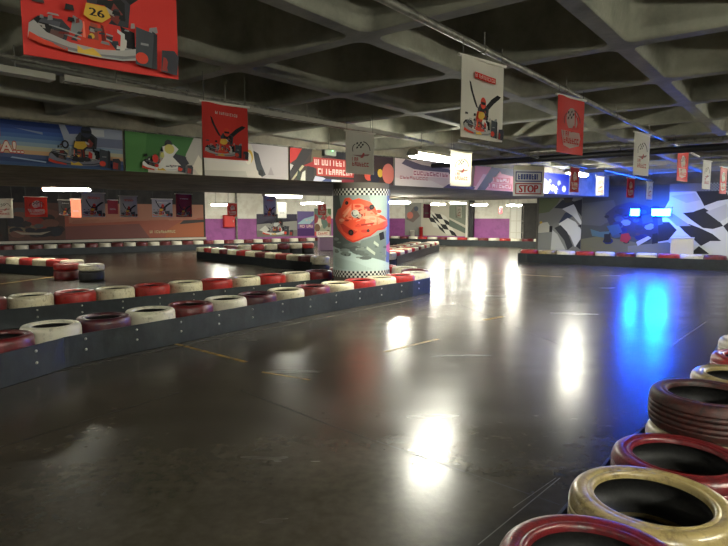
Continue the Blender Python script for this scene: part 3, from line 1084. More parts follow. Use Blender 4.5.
def d_right(pr, w, h):
    Q = lambda c, *pts: pr.p(c, [wall_uv(x, y, rb, .3) for x, y in pts])
    X = lambda px: r_px(px) - rb
    W_, K_ = (204, 206, 200), (44, 44, 46)
    pr.p(W_, rect(0, 0, w, h))
    # waving chequered flag
    Q(K_, (692, 190), (722, 190), (727, 199), (715, 201), (702, 206), (698, 199))
    Q(K_, (681, 213), (691, 212), (702, 208), (712, 214), (722, 226), (712, 229), (702, 228), (690, 220))
    Q(K_, (677, 225), (688, 224), (699, 228), (712, 234), (721, 241), (710, 241), (701, 246), (694, 240), (684, 232))
    Q(K_, (699, 246), (710, 254), (690, 254))
    Q(K_, (722, 226), (730, 220), (745, 214), (752, 226), (742, 240), (730, 236))
    Q(K_, (727, 199), (738, 193), (760, 190), (770, 200), (752, 208), (738, 206))
    Q(K_, (752, 208), (770, 200), (800, 206), (800, 222), (765, 226)); Q(K_, (742, 240), (760, 232), (790, 240), (780, 256), (750, 256))
    Q((180, 184, 186), (668, 196), (692, 193), (698, 200), (684, 203)); Q((184, 186, 184), (704, 212), (724, 204), (728, 216), (718, 222))
    Q(K_, (655, 222), (668, 222), (676, 230), (668, 240), (652, 243), (646, 234))
    Q((150, 154, 160), (660, 212), (672, 214), (690, 226), (676, 226))
    # kart picture on the left
    Q((76, 78, 72), (575, 180), (667, 180), (667, 200), (660, 214), (662, 224), (655, 226), (655, 244), (664, 250), (664, 262), (575, 262))
    Q((90, 92, 88), (575, 204), (612, 200), (618, 216), (600, 226), (575, 224))
    Q((112, 110, 84), (575, 240), (600, 236), (634, 242), (655, 250), (655, 262), (575, 262))
    Q((128, 128, 112), (628, 246), (668, 242), (690, 252), (690, 262), (628, 262))
    Q((54, 56, 74), (604, 214), (614, 206), (628, 202), (646, 206), (656, 216), (658, 234), (648, 242), (630, 236), (612, 232))
    rd = random.Random(4)
    for k in range(40):
        x = 604 + rd.random() * 54; y = 208 + rd.random() * 34; r = 1.2 + rd.random() * 3
        c = rd.choice([(44, 56, 96), (36, 38, 48), (66, 84, 108), (48, 54, 66), (126, 132, 140), (34, 44, 96), (72, 60, 70)])
        Q(c, *[(x + a_ * 1.3, y + b_ * .8) for a_, b_ in circ(0, 0, r, r, 7, a0=rd.random() * 50, a1=360 + rd.random() * 40)])
    Q((82, 112, 116), (590, 229), (600, 232), (610, 231), (607, 238), (592, 236)); Q((60, 92, 120), (606, 226), (618, 224), (622, 232), (612, 236))
    Q((160, 48, 54), (621, 234), (628, 233), (631, 238), (627, 243), (620, 241))
    Q((184, 188, 192), (636, 242), (648, 236), (651, 238), (638, 246)); Q((70, 74, 110), (640, 216), (650, 214), (652, 222), (642, 224))
    Q((36, 38, 42), (652, 234), (657, 233), (658, 243), (652, 244)); Q((40, 40, 44), (604, 234), (610, 234), (611, 242), (604, 242))
    fine_check(pr, X(667), w, h - .24, .04, 6, (84, 84, 86), (160, 160, 156))
    fine_check(pr, 0, X(667), h - .20, .04, 3, (40, 40, 42), (88, 88, 88))  # same border, its shaded stretch painted in darker colours


mural(R0 + RU * ra + Vector((0, 0, .3)), RU, RNF, rb - ra - .01, 1.88, d_flagpanel, 'narrow mural panel of a rippling chequered flag, at the wall end below the STOP board')
mural(R0 + RU * rb + Vector((0, 0, .3)), RU, RNF, 7.0, 2.2, d_right, 'wide mural of karts and a chequered flag, behind the blue floodlights')


def w1_o(px, z):
    return W0 + WU * w1_px(px) + Vector((0, 0, z))


def d_orange(pr, w, h):
    X = lambda px: w1_px(px) - w1_px(9)
    pr.p((150, 84, 66), rect(0, 0, w, h))
    pr.p((92, 66, 58), rect(0, 0, X(66), h))
    pr.p((160, 110, 90), [(X(70), h * .45), (w, h * .6), (w, h), (X(70), h)])
    pr.p((116, 74, 68), [(X(66), 0), (X(150), 0), (X(140), h * .42), (X(66), h * .36)])
    pr.p((160, 92, 60), [(X(165), 0), (w, 0), (w, h * .52), (X(182), h * .5), (X(168), h * .24)])
    pr.p((60, 54, 52), [(X(180), h * .4), (w, h * .46), (w, h * .54), (X(184), h * .52)])
    rd = random.Random(9)
    for k in range(30):
        x = X(14 + rd.random() * 46); y = h * (.14 + rd.random() * .62); r = .08 + rd.random() * .2
        c = rd.choice([(60, 52, 50), (112, 78, 66), (130, 58, 50), (84, 84, 82), (50, 48, 52), (110, 96, 76)])
        pr.p(c, circ(x, y, r * 1.5, r * .8, 8, a0=rd.random() * 60, a1=360 + rd.random() * 50))
    pr.p((150, 138, 120), [(X(14), h * .26), (X(22), h * .16), (X(42), h * .14), (X(52), h * .24), (X(40), h * .2), (X(24), h * .21)])
    pr.p(DGR, circ(X(57), h * .22, .18, .18))
    pr.scribble(X(150), h * .14, X(176) - X(150), .12, 12, (190, 170, 130), seed=40)
    for k in range(5):
        pr.p((150 + 5 * k, 98 + 5 * k, 80 + 4 * k), [(X(72 + 24 * k), h * (.42 + .03 * k)), (X(102 + 24 * k), h * (.46 + .03 * k)), (X(100 + 24 * k), h * .56), (X(74 + 24 * k), h * .52)])


mural(w1_o(9, .57), WU, -WN, w1_px(204) - w1_px(9), 1.5, d_orange, 'long faded orange kart mural on the far left wall')


def d_kartprint(pr, w, h):
    pr.p((150, 148, 142), rect(0, 0, w, h))
    pr.p((120, 116, 110), rect(0, 0, w, h * .28))
    pr.p((70, 66, 84), [(0, h * .55), (w * .5, h * .85), (w, h * .7), (w, h), (0, h)])
    kart(pr, w * .12, h * .02, w * .78, body=(60, 62, 66), plate=LGR, arms=False, bump=(WHT, LGR), helm=(50, 56, 60))
    pr.p((206, 204, 196), [(w * .05, h * .3), (w * .2, h * .5), (w * .3, h * .3), (w * .2, h * .2)])


def d_purple(pr, w, h):
    pr.p((110, 96, 150), rect(0, 0, w, h))
    pr.p((160, 190, 200), [(0, h * .5), (w * .6, h * .4), (w, h * .66), (w, h * .82), (w * .4, h * .7)])
    pr.p((74, 36, 100), rect(0, 0, w, h * .3))
    pr.scribble(w * .5, h * .6, w * .44, h * .09, 4, (226, 190, 180), seed=51)
    pr.scribble(w * .14, h * .34, w * .8, h * .11, 6, (226, 190, 180), seed=52, halo=(120, 60, 130))


def d_collage(pr, w, h):
    pr.p((160, 160, 140), rect(0, 0, w, h))
    rd = random.Random(12)
    for k in range(26):
        x = w * rd.random(); y = h * rd.random(); r = .06 + rd.random() * .14
        pr.p(rd.choice([(206, 84, 84), (86, 112, 76), (120, 90, 70), (220, 210, 190), (150, 60, 70), (100, 120, 110)]), circ(x, y, r, r * 1.3, 7, a0=rd.random() * 60, a1=360 + rd.random() * 40))
    pr.p((222, 206, 186), rect(w * .1, 0, w * .9, h * .16)); pr.scribble(w * .2, h * .04, w * .6, h * .08, 5, (190, 90, 90), seed=55)


mural(w1_o(257, .5), WU, -WN, w1_px(297) - w1_px(257), 1.15, d_kartprint, 'grey kart print on the far wall, left of the purple lettered print', group='prints on the far wall')
mural(w1_o(297.5, .5), WU, -WN, w1_px(314) - w1_px(297.5), 1.3, d_purple, 'purple lettered print on the far wall beside the grey kart print', group='prints on the far wall')
mural(w1_o(314.5, .5), WU, -WN, w1_px(331) - w1_px(314.5), 1.45, d_collage, 'colourful collage print on the far wall beside the column', group='prints on the far wall')


def v_px(px):
    k = (px - 364) / F
    return (k * wc.y - wc.x) / (VU.x - k * VU.y)


def v_o(px, z, off=0):
    return wc + VU * v_px(px) - VN * off + Vector((0, 0, z))


def d_farflag(pr, w, h):
    X = lambda px: v_px(px) - v_px(405)
    pr.p((186, 180, 164), rect(0, 0, w, h))
    pr.p((150, 148, 142), rect(X(405), 0, X(421), h))
    pr.p((122, 108, 104), [(X(406), h * .5), (X(414), h * .9), (X(420), h * .6), (X(413), h * .4)])
    pr.p((206, 120, 106), circ(X(410), h * .62, .2, .2)); pr.p((90, 96, 110), circ(X(416), h * .82, .14, .14))
    def fn(a, c):
        return (X(428) + a * (X(452) - X(428)) + (c - .5) * .7, h * .72 - c * h * .62 - (a - .5) * .6 + .06 * math.sin(a * 9))
    flag(pr, fn, 4, 4, (206, 204, 192), (40, 40, 42))
    pr.p((96, 106, 96), [(X(449), h * .5), (X(467), h * .22), (X(467), h * .06), (X(449), h * .3)])
    pr.p((120, 126, 112), [(X(449), h * .9), (X(467), h), (X(467), h * .3), (X(449), h * .56)])


mural(v_o(405, .45), VU, -VN, v_px(466) - v_px(405), 1.85, d_farflag, 'far mural with a small chequered flag, right of the column')

# black post and pale frame at its right, and a bright door further right
def post(px, w, m, label, name, cat, z1=2.6):
    p = v_o(px, 0, .12)
    b = MB(); b.box((0, 0, z1 / 2), (w, .2, z1), m, rz=math.atan2(VU.y, VU.x), bevel=.015)
    b.box((0, 0, .04), (w + .06, .24, .08), m, rz=math.atan2(VU.y, VU.x), bevel=.01)
    b.box((0, 0, z1 - .04), (w + .06, .24, .08), m, rz=math.atan2(VU.y, VU.x), bevel=.01)
    o = b.build(name, loc=p); tag(o, label, cat)


post(472, .26, black_metal, 'black square post on the far wall between flag mural and purple paint', 'wall_post', 'post')
post(467.6, .13, white_plastic, 'slim white upright right beside the black post at the far wall', 'wall_post', 'post')
# door
dm = mat('pale_door', (220, 218, 210), .4)
b = MB(); p = v_o(516.5, 0, .05)
ang = math.atan2(VU.y, VU.x)
b.box((0, 0, 1.0), (.62, .06, 2.0), dm, rz=ang)
door = struct(b.build('door_1', loc=p))
fr = MB()
for dx in (-.34, .34, 0):
    q = VU * dx
    fr.box((q.x, q.y, 1.02), (.06 if dx else .03, .1, 2.04), white_plastic, rz=ang)
for z in (2.05, 1.3, .7):
    fr.box((0, 0, z), (.74, .1, .05), white_plastic, rz=ang)
fr.build('door_frame', door)
dw = MB(); p = v_o(530, 0, .06)
dw.box((0, 0, 1.1), (.9, .08, 2.2), dark_wall, rz=ang)
struct(dw.build('door_2', loc=p))

# ------------------------------------------------------------------ tyres
rub = mat('black_rubber', (22, 22, 23), .6, rgb2=(34, 33, 32), scale=20)
PAINTS = {
    'cream': mat('cream_tyre_paint', (208, 199, 168), .38, rgb2=(110, 96, 70), scale=7, lo=.52, hi=.78, bump=.15, bscale=30, rnd=True, coat=.3),
    'white': mat('white_tyre_paint', (216, 210, 190), .42, rgb2=(120, 112, 96), scale=6, lo=.55, hi=.82, bump=.15, bscale=30, rnd=True),
    'red': mat('red_tyre_paint', (164, 34, 30), .36, rgb2=(92, 26, 26), scale=6, lo=.5, hi=.78, bump=.15, bscale=30, rnd=True, coat=.2),
    'dark red': mat('dark_red_tyre_paint', (104, 26, 30), .34, rgb2=(48, 22, 28), scale=6, lo=.48, hi=.75, bump=.15, bscale=30, rnd=True, coat=.3),
    'maroon': mat('maroon_tyre_paint', (78, 26, 36), .34, rgb2=(52, 30, 58), scale=5, lo=.48, hi=.68, bump=.2, bscale=30, rnd=True, coat=.3),
    'brown': mat('brown_tyre_paint', (72, 34, 30), .5, rgb2=(34, 26, 26), scale=9, lo=.42, hi=.66, bump=.1, bscale=40, rnd=True),
    'yellowed': mat('yellowed_tyre_paint', (158, 141, 94), .3, rgb2=(78, 62, 36), scale=6, lo=.5, hi=.76, bump=.12, bscale=26, rnd=True, coat=.4),
}


def tyre_profile(grooves):
    # unit tyre: outer radius 1, width .7, lying flat with its base at z 0; bead bottom -> outside -> bead top
    W_ = .70
    lo = [(.685, .10), (.69, .05), (.70, .026), (.72, .010), (.745, .006), (.758, .018), (.775, .024), (.79, .012), (.815, .002), (.87, .0),
          (.92, .014), (.958, .05), (.982, .10), (.994, .15)]
    tread = []
    if grooves:
        z0, z1 = .15, W_ - .15
        n = 4
        for k in range(n):
            zc = z0 + (z1 - z0) * (k + .5) / n
            tread += [(1.001, zc - .012), (.99, zc - .009), (.99, zc + .009), (1.001, zc + .012)]
        tread = [(.998, .17)] + tread + [(.998, W_ - .17)]
    else:
        tread = [(1.0, .2), (1.003, W_ / 2), (1.0, W_ - .2)]
    hi = [(r, W_ - z) for r, z in lo[::-1]]
    return lo + tread + hi


_TY = {}


def tyre_proto(paint, lod):
    key = (paint, lod)
    if key in _TY:
        return _TY[key]
    pm = PAINTS.get(paint, rub)
    prof = tyre_profile(lod == 0)
    liner = [(.685, .60), (.74, .57), (.86, .55), (.93, .46), (.945, .35), (.93, .24), (.86, .15), (.74, .13), (.685, .10)]
    n = {0: 72, 1: 44, 2: 26}[lod]
    if lod < 2:
        b = MB(); b.lathe(prof, n, pm); root = b.build('tyre')
        b = MB(); b.lathe(liner, n, rub); b.build('inner_liner', root)
    else:
        b = MB(); full = prof + liner[1:-1]
        mats = [pm] * (len(prof) - 1) + [rub] * (len(full) - len(prof) + 1)
        b.lathe(full, n, mats, closed=True); root = b.build('tyre')
    _TY[key] = [root, False]
    return _TY[key]


def put_tyre(x, y, z, R, w, paint, lod, label, group):
    e = tyre_proto(paint, lod)
    if not e[1]:
        o = e[0]; e[1] = True
    else:
        o = copy_tree(e[0])
    o.location = (x, y, z)
    o.scale = (R, R, w / .70)
    o.rotation_euler = (0, 0, random.random() * 6.28)
    o['label'] = label; o['category'] = 'tyre'; o['group'] = group
    return o


def resample(pts, step, n=None):
    pts = [Vector((p[0], p[1])) for p in pts]
    out = [pts[0].copy()]
    i = 0; cur = pts[0].copy(); need = step
    seglist = list(zip(pts[:-1], pts[1:]))
    for a, c in seglist:
        d = (c - a).length; pos = 0
        while pos + need <= d + 1e-6:
            pos += need
            out.append(a + (c - a) * (pos / d)); need = step
        need -= (d - pos)
    return out


def under(pts, R, h, lod, where):
    for (x, y) in pts:
        put_tyre(x, y, 0, R, h, 'black', lod, 'plain black tyre under a painted one, %s' % where,
                 'bottom tyres of the %s' % where)


belt_m = mat('dark_belt_rubber', (32, 39, 43), .45, rgb2=(23, 28, 32), scale=5, lo=.4, hi=.65, bump=.2, bscale=12)
bolt_m = mat('zinc_bolt', (196, 194, 184), .3, metal=.5)


def offset_path(pts, d):
    """moves a polyline sideways (positive = to its right)"""
    P = [Vector((p[0], p[1])) for p in pts]
    out = []
    for i, p in enumerate(P):
        a = P[max(0, i - 1)]; c = P[min(len(P) - 1, i + 1)]
        t = (c - a).normalized()
        out.append(p + Vector((t.y, -t.x)) * d)
    return out


def belt(path, h, label, bolts=0, group='rubber belts along the barriers', th=.014, bolt_face=1):
    P = [Vector((p[0], p[1])) for p in path]
    o0 = P[0]
    root = MB()
    k = len(P)
    vs = []
    for i, p in enumerate(P):
        a = P[max(0, i - 1)]; c = P[min(k - 1, i + 1)]
        t = (c - a).normalized(); n = Vector((t.y, -t.x))
        lean = .006 * math.sin(i * 1.7)
        for (s, z) in ((th / 2, .004), (th / 2, h), (-th / 2, h), (-th / 2, .004)):
            q = p - o0 + n * (s + (lean if z > .1 else 0))
            vs.append((q.x, q.y, z))
    fs = []
    for i in range(k - 1):
        for j in range(4):
            j2 = (j + 1) % 4
            fs.append([i * 4 + j, i * 4 + j2, (i + 1) * 4 + j2, (i + 1) * 4 + j])
    fs += [[3, 2, 1, 0], [(k - 1) * 4 + j for j in range(4)]]
    root.add(vs, fs, belt_m)
    ob = root.build('rubber_belt', loc=(o0.x, o0.y, 0))
    tag(ob, label, 'belt', group)
    if bolts:
        L = resample(path, bolts)
        me = None
        for i in range(0, len(L) - 1):
            t = (L[i + 1] - L[i]).normalized(); n = Vector((t.y, -t.x)) * bolt_face
            for z in (h * .46, h * .82):
                q = L[i] - o0 + n * (th / 2 + .001)
                if me is None:
                    m_ = MB()
                    m_.lathe([(.0, .014), (.008, .012), (.013, .006), (.014, 0), (.0, -.003)], 10, bolt_m)
                    bo = m_.build('bolt', ob); me = bo.data
                else:
                    bo = bpy.data.objects.new('bolt', me); COL.objects.link(bo); bo.parent = ob
                bo.location = (q.x, q.y, z)
                bo.rotation_euler = (PI / 2, 0, math.atan2(n.y, n.x) + PI / 2)
    return ob


def ordw(i):
    return ORD[i]


def smooth_path(pts, sub=6):
    P = [Vector((p[0], p[1])) for p in pts]
    out = []
    for i in range(len(P) - 1):
        p0 = P[max(0, i - 1)]; p1 = P[i]; p2 = P[i + 1]; p3 = P[min(len(P) - 1, i + 2)]
        for k in range(sub):
            t = k / sub
            out.append(.5 * ((2 * p1) + (-p0 + p2) * t + (2 * p0 - 5 * p1 + 4 * p2 - p3) * t * t + (-p0 + 3 * p1 - 3 * p2 + p3) * t ** 3))
    out.append(P[-1])
    return out


# ---- island: near row, tip, back row
ZT = .41
f_px = [(400, 274.5), (344, 281.5), (284, 289.3), (229, 297.2), (151, 308.8), (58, 322.5), (8, 333)]
front = [at_z(x, y, ZT).xy for x, y in f_px]
front.append(front[-1] + (front[-1] - front[-2]).normalized() * 1.7)
front = smooth_path(front)
R1_, ST = .283, .577
fr_pts = resample(front, ST)
fcol = ['red', 'cream', 'red', 'cream', 'dark red', 'cream', 'maroon', 'white', 'dark red', 'white', 'maroon', 'white', 'dark red', 'white', 'dark red']
for i, p in enumerate(fr_pts):
    c = fcol[i % len(fcol)]
    put_tyre(p.x, p.y, .205, R1_, .205, c, 1, '%s painted tyre in the near barrier row, %s from its rounded tip' % (c, ordw(i)), 'tyres of the near barrier row')
under(fr_pts, R1_, .2, 1, 'near barrier row')
p0 = fr_pts[0]
r_far = Vector((-.93, 11.55)); r_near = Vector((-4.72, 7.95))
tip = smooth_path([p0, Vector((1.03, 11.22)), Vector((1.06, 11.8)), Vector((.86, 12.42)), Vector((.42, 12.78)), Vector((-.14, 12.6)), r_far])
tip_pts = [p for p in resample(tip, .594)[1:] if (p - r_far).length > .57]
tcol = ['white', 'dark red', 'cream', 'red', 'cream', 'red', 'white']
for i, p in enumerate(tip_pts):
    c = tcol[i % len(tcol)]
    put_tyre(p.x, p.y, .205, R1_, .205, c, 1, '%s painted tyre in the bend behind the printed column, %s round from the tip' % (c, ordw(i)), 'tyres in the bend behind the column')
under(tip_pts, R1_, .2, 1, 'bend behind the column')
rr = [r_far + (r_near - r_far) * (k / 9) for k in range(13)]
rcol = ['dark red', 'cream', 'red', 'cream', 'red', 'cream', 'red', 'cream', 'red', 'cream', 'dark red', 'cream', 'red']
for i, p in enumerate(rr):
    c = rcol[i]
    put_tyre(p.x, p.y, .205, R1_, .205, c, 1, '%s painted tyre in the second barrier row, %s going left from the column' % (c, ordw(i)), 'tyres of the second barrier row')
under(rr, R1_, .2, 1, 'second barrier row')
# belts
outer = offset_path(front, -(R1_ + .012))          # front runs away from the tip towards the camera's left: camera side is its left
bp_ = [Vector(p) for p in outer[::-1]]
tipbelt = offset_path([p0] + [Vector(p) for p in tip_pts[:4]], (R1_ + .012))
bp_ += [Vector(q) for q in smooth_path(tipbelt[1:], 4)]
belt(bp_, .31, 'dark rubber belt bolted along the near tyre row and round its tip', bolts=.577)
rb_path = offset_path(rr, -(R1_ + .012))
belt(rb_path[::-1], .27, 'dark rubber belt below the second tyre row, facing the near row', bolts=.58)

# ---- right hand row beside the camera
RR = [  # x, y, top z, width, R, paint, label
    (.71, 1.63, .46, .20, .30, 'dark red', 'dark red tyre cut by the bottom edge, nearest the camera'),
    (1.115, 2.10, .425, .21, .302, 'yellowed', 'yellowed cream tyre with a wide rim, second nearest at lower right'),
    (1.495, 2.575, .385, .19, .30, 'dark red', 'glossy dark red tyre between the yellowed tyre and the raised brown one'),
    (1.90, 3.03, .545, .205, .30, 'brown', 'worn brown tyre with bare tread, sitting higher than its neighbours'),
    (2.60, 3.82, .42, .21, .30, 'yellowed', 'cream tyre with a clean rim, just behind the raised brown tyre'),
    (3.08, 4.37, .41, .205, .30, 'red', 'red tyre between the last two cream tyres at the right edge'),
    (3.44, 4.85, .43, .21, .30, 'cream', 'pale cream tyre farthest along the right hand row, at the photo edge'),
]
for (x, y, zt, w, R, c, lab) in RR:
    put_tyre(x, y, zt - w, R, w, c, 0, lab, 'tyres of the right hand row')
for (x, y, zt, w, R, c, lab) in RR:
    if c == 'brown':
        put_tyre(x - .02, y - .002, .17, .29, .168, 'cream', 0, 'cream tyre squeezed under the raised brown tyre', 'tyres of the right hand row')
        put_tyre(x, y, 0, .29, .168, 'black', 1, 'plain black tyre under a painted one, right hand row', 'bottom tyres of the right hand row')
    else:
        put_tyre(x, y, 0, .29, zt - w - .002, 'black', 1, 'plain black tyre under a painted one, right hand row', 'bottom tyres of the right hand row')
rp = [Vector((x, y)) for (x, y, *_r) in RR]
rp = [rp[0] - Vector((.6, .8))] + rp + [rp[-1] + Vector((.6, .8))]
rbelt = offset_path(smooth_path([rp[0], rp[1], rp[2], rp[3], rp[4], Vector((2.28, 3.48)), rp[5], rp[6], rp[7], rp[8]], 3), -.325)
belt(rbelt, .27, 'dark rubber belt along the floor side of the right hand tyre row', bolts=.3, bolt_face=-1)

# ---- left middle row with two loose stacks at its end
lm0 = Vector((-7.42, 14.35))
lm = [lm0 + Vector((-.50, .25)) * k for k in range(10)]
lcol = ['cream', 'red', 'cream', 'red', 'cream', 'dark red', 'white', 'dark red', 'white', 'dark red']
for i, p in enumerate(lm):
    put_tyre(p.x, p.y, .205, .275, .205, lcol[i], 2, '%s tyre in the left middle row, %s from the two loose stacks' % (lcol[i], ordw(i)), 'tyres of the left middle row')
under(lm, .275, .2, 2, 'left middle row')
belt(offset_path(lm, -.29), .25, 'dark rubber belt along the left middle tyre row', bolts=0)
for (px, Y, c, l1, l2) in ((66.5, 13.68, 'red', 'red tyre topping the left of the two loose stacks', 'black tyre under the red top of the left loose stack'),
                           (91.5, 13.42, 'cream', 'cream tyre topping the right of the two loose stacks', 'black tyre under the cream top of the right loose stack')):
    p = at_y(px, 270, Y)
    put_tyre(p.x, p.y, .235, .285, .15, c, 2, l1, 'tyres of the loose stacks')
    put_tyre(p.x, p.y, 0, .285, .23, 'dark red' if c == 'red' else 'black', 2, l2.replace('black', 'dark red') if c == 'red' else l2, 'tyres of the loose stacks')

# ---- hairpin in the middle distance
def row(pts, cols, R, lod, lab, group, where, h=.2, zt=.41):
    for i, p in enumerate(pts):
        c = cols[i % len(cols)]
        put_tyre(p.x, p.y, h + .004, R, zt - h, c, lod, lab % (c, ordw(i)), group)
    under(pts, R, h, lod, where)


hp = [at_z(204, 247.2, ZT).xy, at_z(250, 251, ZT).xy, at_z(331, 257.5, ZT).xy]
hp_pts = resample(smooth_path(hp), .56)
row(hp_pts, ['cream', 'red', 'cream', 'dark red', 'cream'][:4], .272, 2, '%s tyre in the hairpin front row, %s from its left end', 'tyres of the hairpin front row', 'hairpin front row')
belt(offset_path(hp_pts, .29), .27, 'dark rubber belt along the front of the hairpin')
hb = [at_z(222, 246.0, ZT).xy + Vector((.2, .5)), at_z(312, 243.0, ZT).xy]
hb_pts = resample(hb, .56)
row(hb_pts, ['dark red', 'cream', 'red', 'cream'], .272, 2, '%s tyre in the hairpin back row, %s from its left end', 'tyres of the hairpin back row', 'hairpin back row')
# pale cabinet at the end of the back row
p = at_z(325, 252, 0)
b = MB(); b.box((0, 0, .31), (.72, .4, .6), mat('lilac_box', (150, 120, 150), .5), rz=.3, bevel=.015)
b.box((0, 0, .63), (.78, .46, .04), white_plastic, rz=.3, bevel=.01)
b.box((0, 0, .008), (.66, .34, .016), black_metal, rz=.3)
tag(b.build('floor_box', loc=(p.x, p.y + 1.0, 0)), 'lilac box with a pale lid at the end of the hairpin back row', 'box')

# ---- barrier beyond the column, to its right
s0 = Vector((.72, 17.4)); s1 = Vector((3.12, 25.4))
s_pts = resample([s0, s1], .58)
row(s_pts, ['cream', 'red', 'cream', 'dark red'], .28, 2, '%s tyre in the belted row right of the column, %s from the column', 'tyres of the belted row right of the column', 'belted row right of the column')
s_b = offset_path(s_pts, -.68)
row(s_b[:-1], ['red', 'cream', 'dark red', 'cream'], .28, 2, '%s tyre behind the belted row right of the column, %s from the column', 'tyres behind the belted row right of the column', 'row behind the belted row')
bl = offset_path(s_pts, .295)
bl2 = bl + [Vector(s_pts[-1]) + Vector((.05, .34)), Vector(s_pts[-1]) + Vector((-.3, .42))]
belt(bl2, .3, 'blue-grey rubber belt of the short barrier right of the column')

# ---- along the far left wall
fl0 = W0 - WN * .55
fl_pts = [fl0 + WU * (-.25 + .50 * k) for k in range(38)]
fl_pts = [Vector((p.x, p.y)) for p in fl_pts if p.x / p.y < -.035]
row(fl_pts, ['white', 'dark red'], .243, 2, '%s tyre along the far left wall, %s from the left edge', 'tyres along the far left wall', 'row along the far left wall')
belt(offset_path(fl_pts, .27), .26, 'dark rubber belt of the barrier along the far left wall')
# ---- along the far right wall
fr0 = wc - VN * .74
fr_far = [fr0 + VU * (.3 + .58 * k) for k in range(16)]
fr_far = [Vector((p.x, p.y)) for p in fr_far if p.x / p.y > .03]
row(fr_far, ['red', 'white', 'dark red', 'white'], .28, 2, '%s tyre along the purple far wall, %s going right from the column', 'tyres along the purple far wall', 'row along the purple far wall')
belt(offset_path(fr_far, .30), .30, 'dark rubber belt of the barrier along the purple far wall')
# ---- along the mural on the right
m_pts = []
for px in (538, 556, 570, 592, 612, 632, 653, 675, 700, 724, 750):
    t = r_px(px * .995)
    q = R0 + RU * t - RN * .72
    m_pts.append(q.xy)
ma, mb_ = m_pts[0], m_pts[-1]
m_pts = resample([ma, mb_ + (mb_ - ma) * .2], .585)
mcol = ['red', 'yellowed', 'white', 'red', 'white', 'dark red', 'white', 'red', 'white', 'dark red', 'white', 'red', 'white', 'dark red']
row(m_pts, mcol, .286, 2, '%s tyre along the wall of murals at right, %s from its left end', 'tyres along the mural wall', 'row along the mural wall')
mbelt = offset_path(m_pts, .30)
dirm = (m_pts[1] - m_pts[0]).normalized()
belt([m_pts[0] - dirm * .31 + Vector((-dirm.y, dirm.x)) * .25, m_pts[0] - dirm * .31 + Vector((dirm.y, -dirm.x)) * .24] + mbelt, .31, 'dark rubber belt of the barrier along the mural wall')
# white box behind that barrier
p = R0 + RU * r_px(682.5) - RN * .27
b = MB(); b.box((0, 0, .43), (.60, .34, .86), mat('white_box_paint', (206, 202, 188), .5), rz=math.atan2(RU.y, RU.x), bevel=.012)
b.box((0, 0, .88), (.62, .36, .03), white_plastic, rz=math.atan2(RU.y, RU.x), bevel=.008)
tag(b.build('floor_box', loc=(p.x, p.y, 0)), 'plain white box standing behind the mural barrier, below the right floodlight', 'box')
# bins before the far flag mural
for (px, m, w, h, lab) in ((414, white_plastic, .5, .75, 'white bin in front of the far flag mural, just right of the column'),
                           (422.5, mat('red_bin_plastic', (170, 40, 40), .45), .42, .95, 'red bin in front of the far flag mural, beside the white bin')):
    q = v_o(px, 0, .2)
    b = MB(); b.lathe([(.0, 0), (w * .2, 0), (w * .22, .03), (w * .25, h * .9), (w * .28, h * .9), (w * .28, h), (0, h)], 20, m)
    tag(b.build('bin', loc=q), lab, 'bin')
# fire cabinet on the purple wall
q = W0 + WU * w1_px(228.5) - WN * .11
fc = empty('fire_cabinet', (q.x, q.y, 1.0))
angW = math.atan2(WU.y, WU.x)
redm = mat('cabinet_red', (186, 36, 32), .4)
b = MB(); b.box((0, 0, .3), (.55, .2, .6), redm, rz=angW, bevel=.012); b.build('cabinet_body', fc)
b = MB(); q2 = -WN * .108; b.box((q2.x, q2.y, .3), (.49, .016, .54), mat('cabinet_door_red', (206, 60, 52), .35), rz=angW, bevel=.006); b.build('door', fc)
b = MB(); q2 = -WN * .125 + WU * .18; b.box((q2.x, q2.y, .3), (.03, .02, .1), white_plastic, rz=angW); b.build('handle', fc)
tag(fc, 'red fire cabinet mounted on the purple far wall', 'cabinet')
# riser pipe
q = W0 + WU * w1_px(236.5) - WN * .06
b = MB(); b.tube([(0, 0, 0), (0, 0, 2.75)], .05, steel, 12)
for z in (.5, 1.4, 2.3):
    b.tube([(0, 0, z), (0, 0, z + .05)], .06, steel, 12)
tag(b.build('riser_pipe', loc=q), 'grey vertical pipe on the purple wall right of the fire cabinet', 'pipe')

# ------------------------------------------------------------------ pipes and trays under the ceiling
def pipe(p, q, r, label, name='ceiling_pipe', m=steel, clamps=1.6, top=Z_RIB, cat='pipe'):
    p = Vector(p); q = Vector(q)
    root = empty(name, p)
    b = MB(); b.tube([Vector((0, 0, 0)), q - p], r, m, 12); b.build('run', root)
    L = (q - p).length
    n = max(1, int(L / clamps))
    for i in range(n):
        c = (q - p) * ((i + .5) / n)
        b = MB()
        u = (q - p).normalized()
        b.tube([c - u * .025, c + u * .025], r + .006, m, 12)
        b.tube([c + Vector((0, 0, r)), c + Vector((0, 0, top - p.z - c.z))], .005, m, 6)
        b.build('clamp', root)
    tag(root, label, cat, 'pipes and trays under the ceiling')
    return root


def along(px, py, z, d, a, c):
    p = at_z(px, py, z)
    return p + d * a, p + d * c


a_, c_ = at_z(385, 0, 2.68), at_z(649, 132, 2.68)
d_ = (c_ - a_).normalized()
pipe(a_ - d_ * 3, c_ + d_ * 4.2, .024, 'long galvanised pipe slanting above the white kart driver banner')
a_, c_ = at_z(0, 55, 2.70), at_z(420, 140, 2.70)
d_ = (c_ - a_).normalized()
pipe(a_ - d_ * 3, c_ + d_ * .4, .018, 'thin conduit from the big red banner towards the lit lamp')


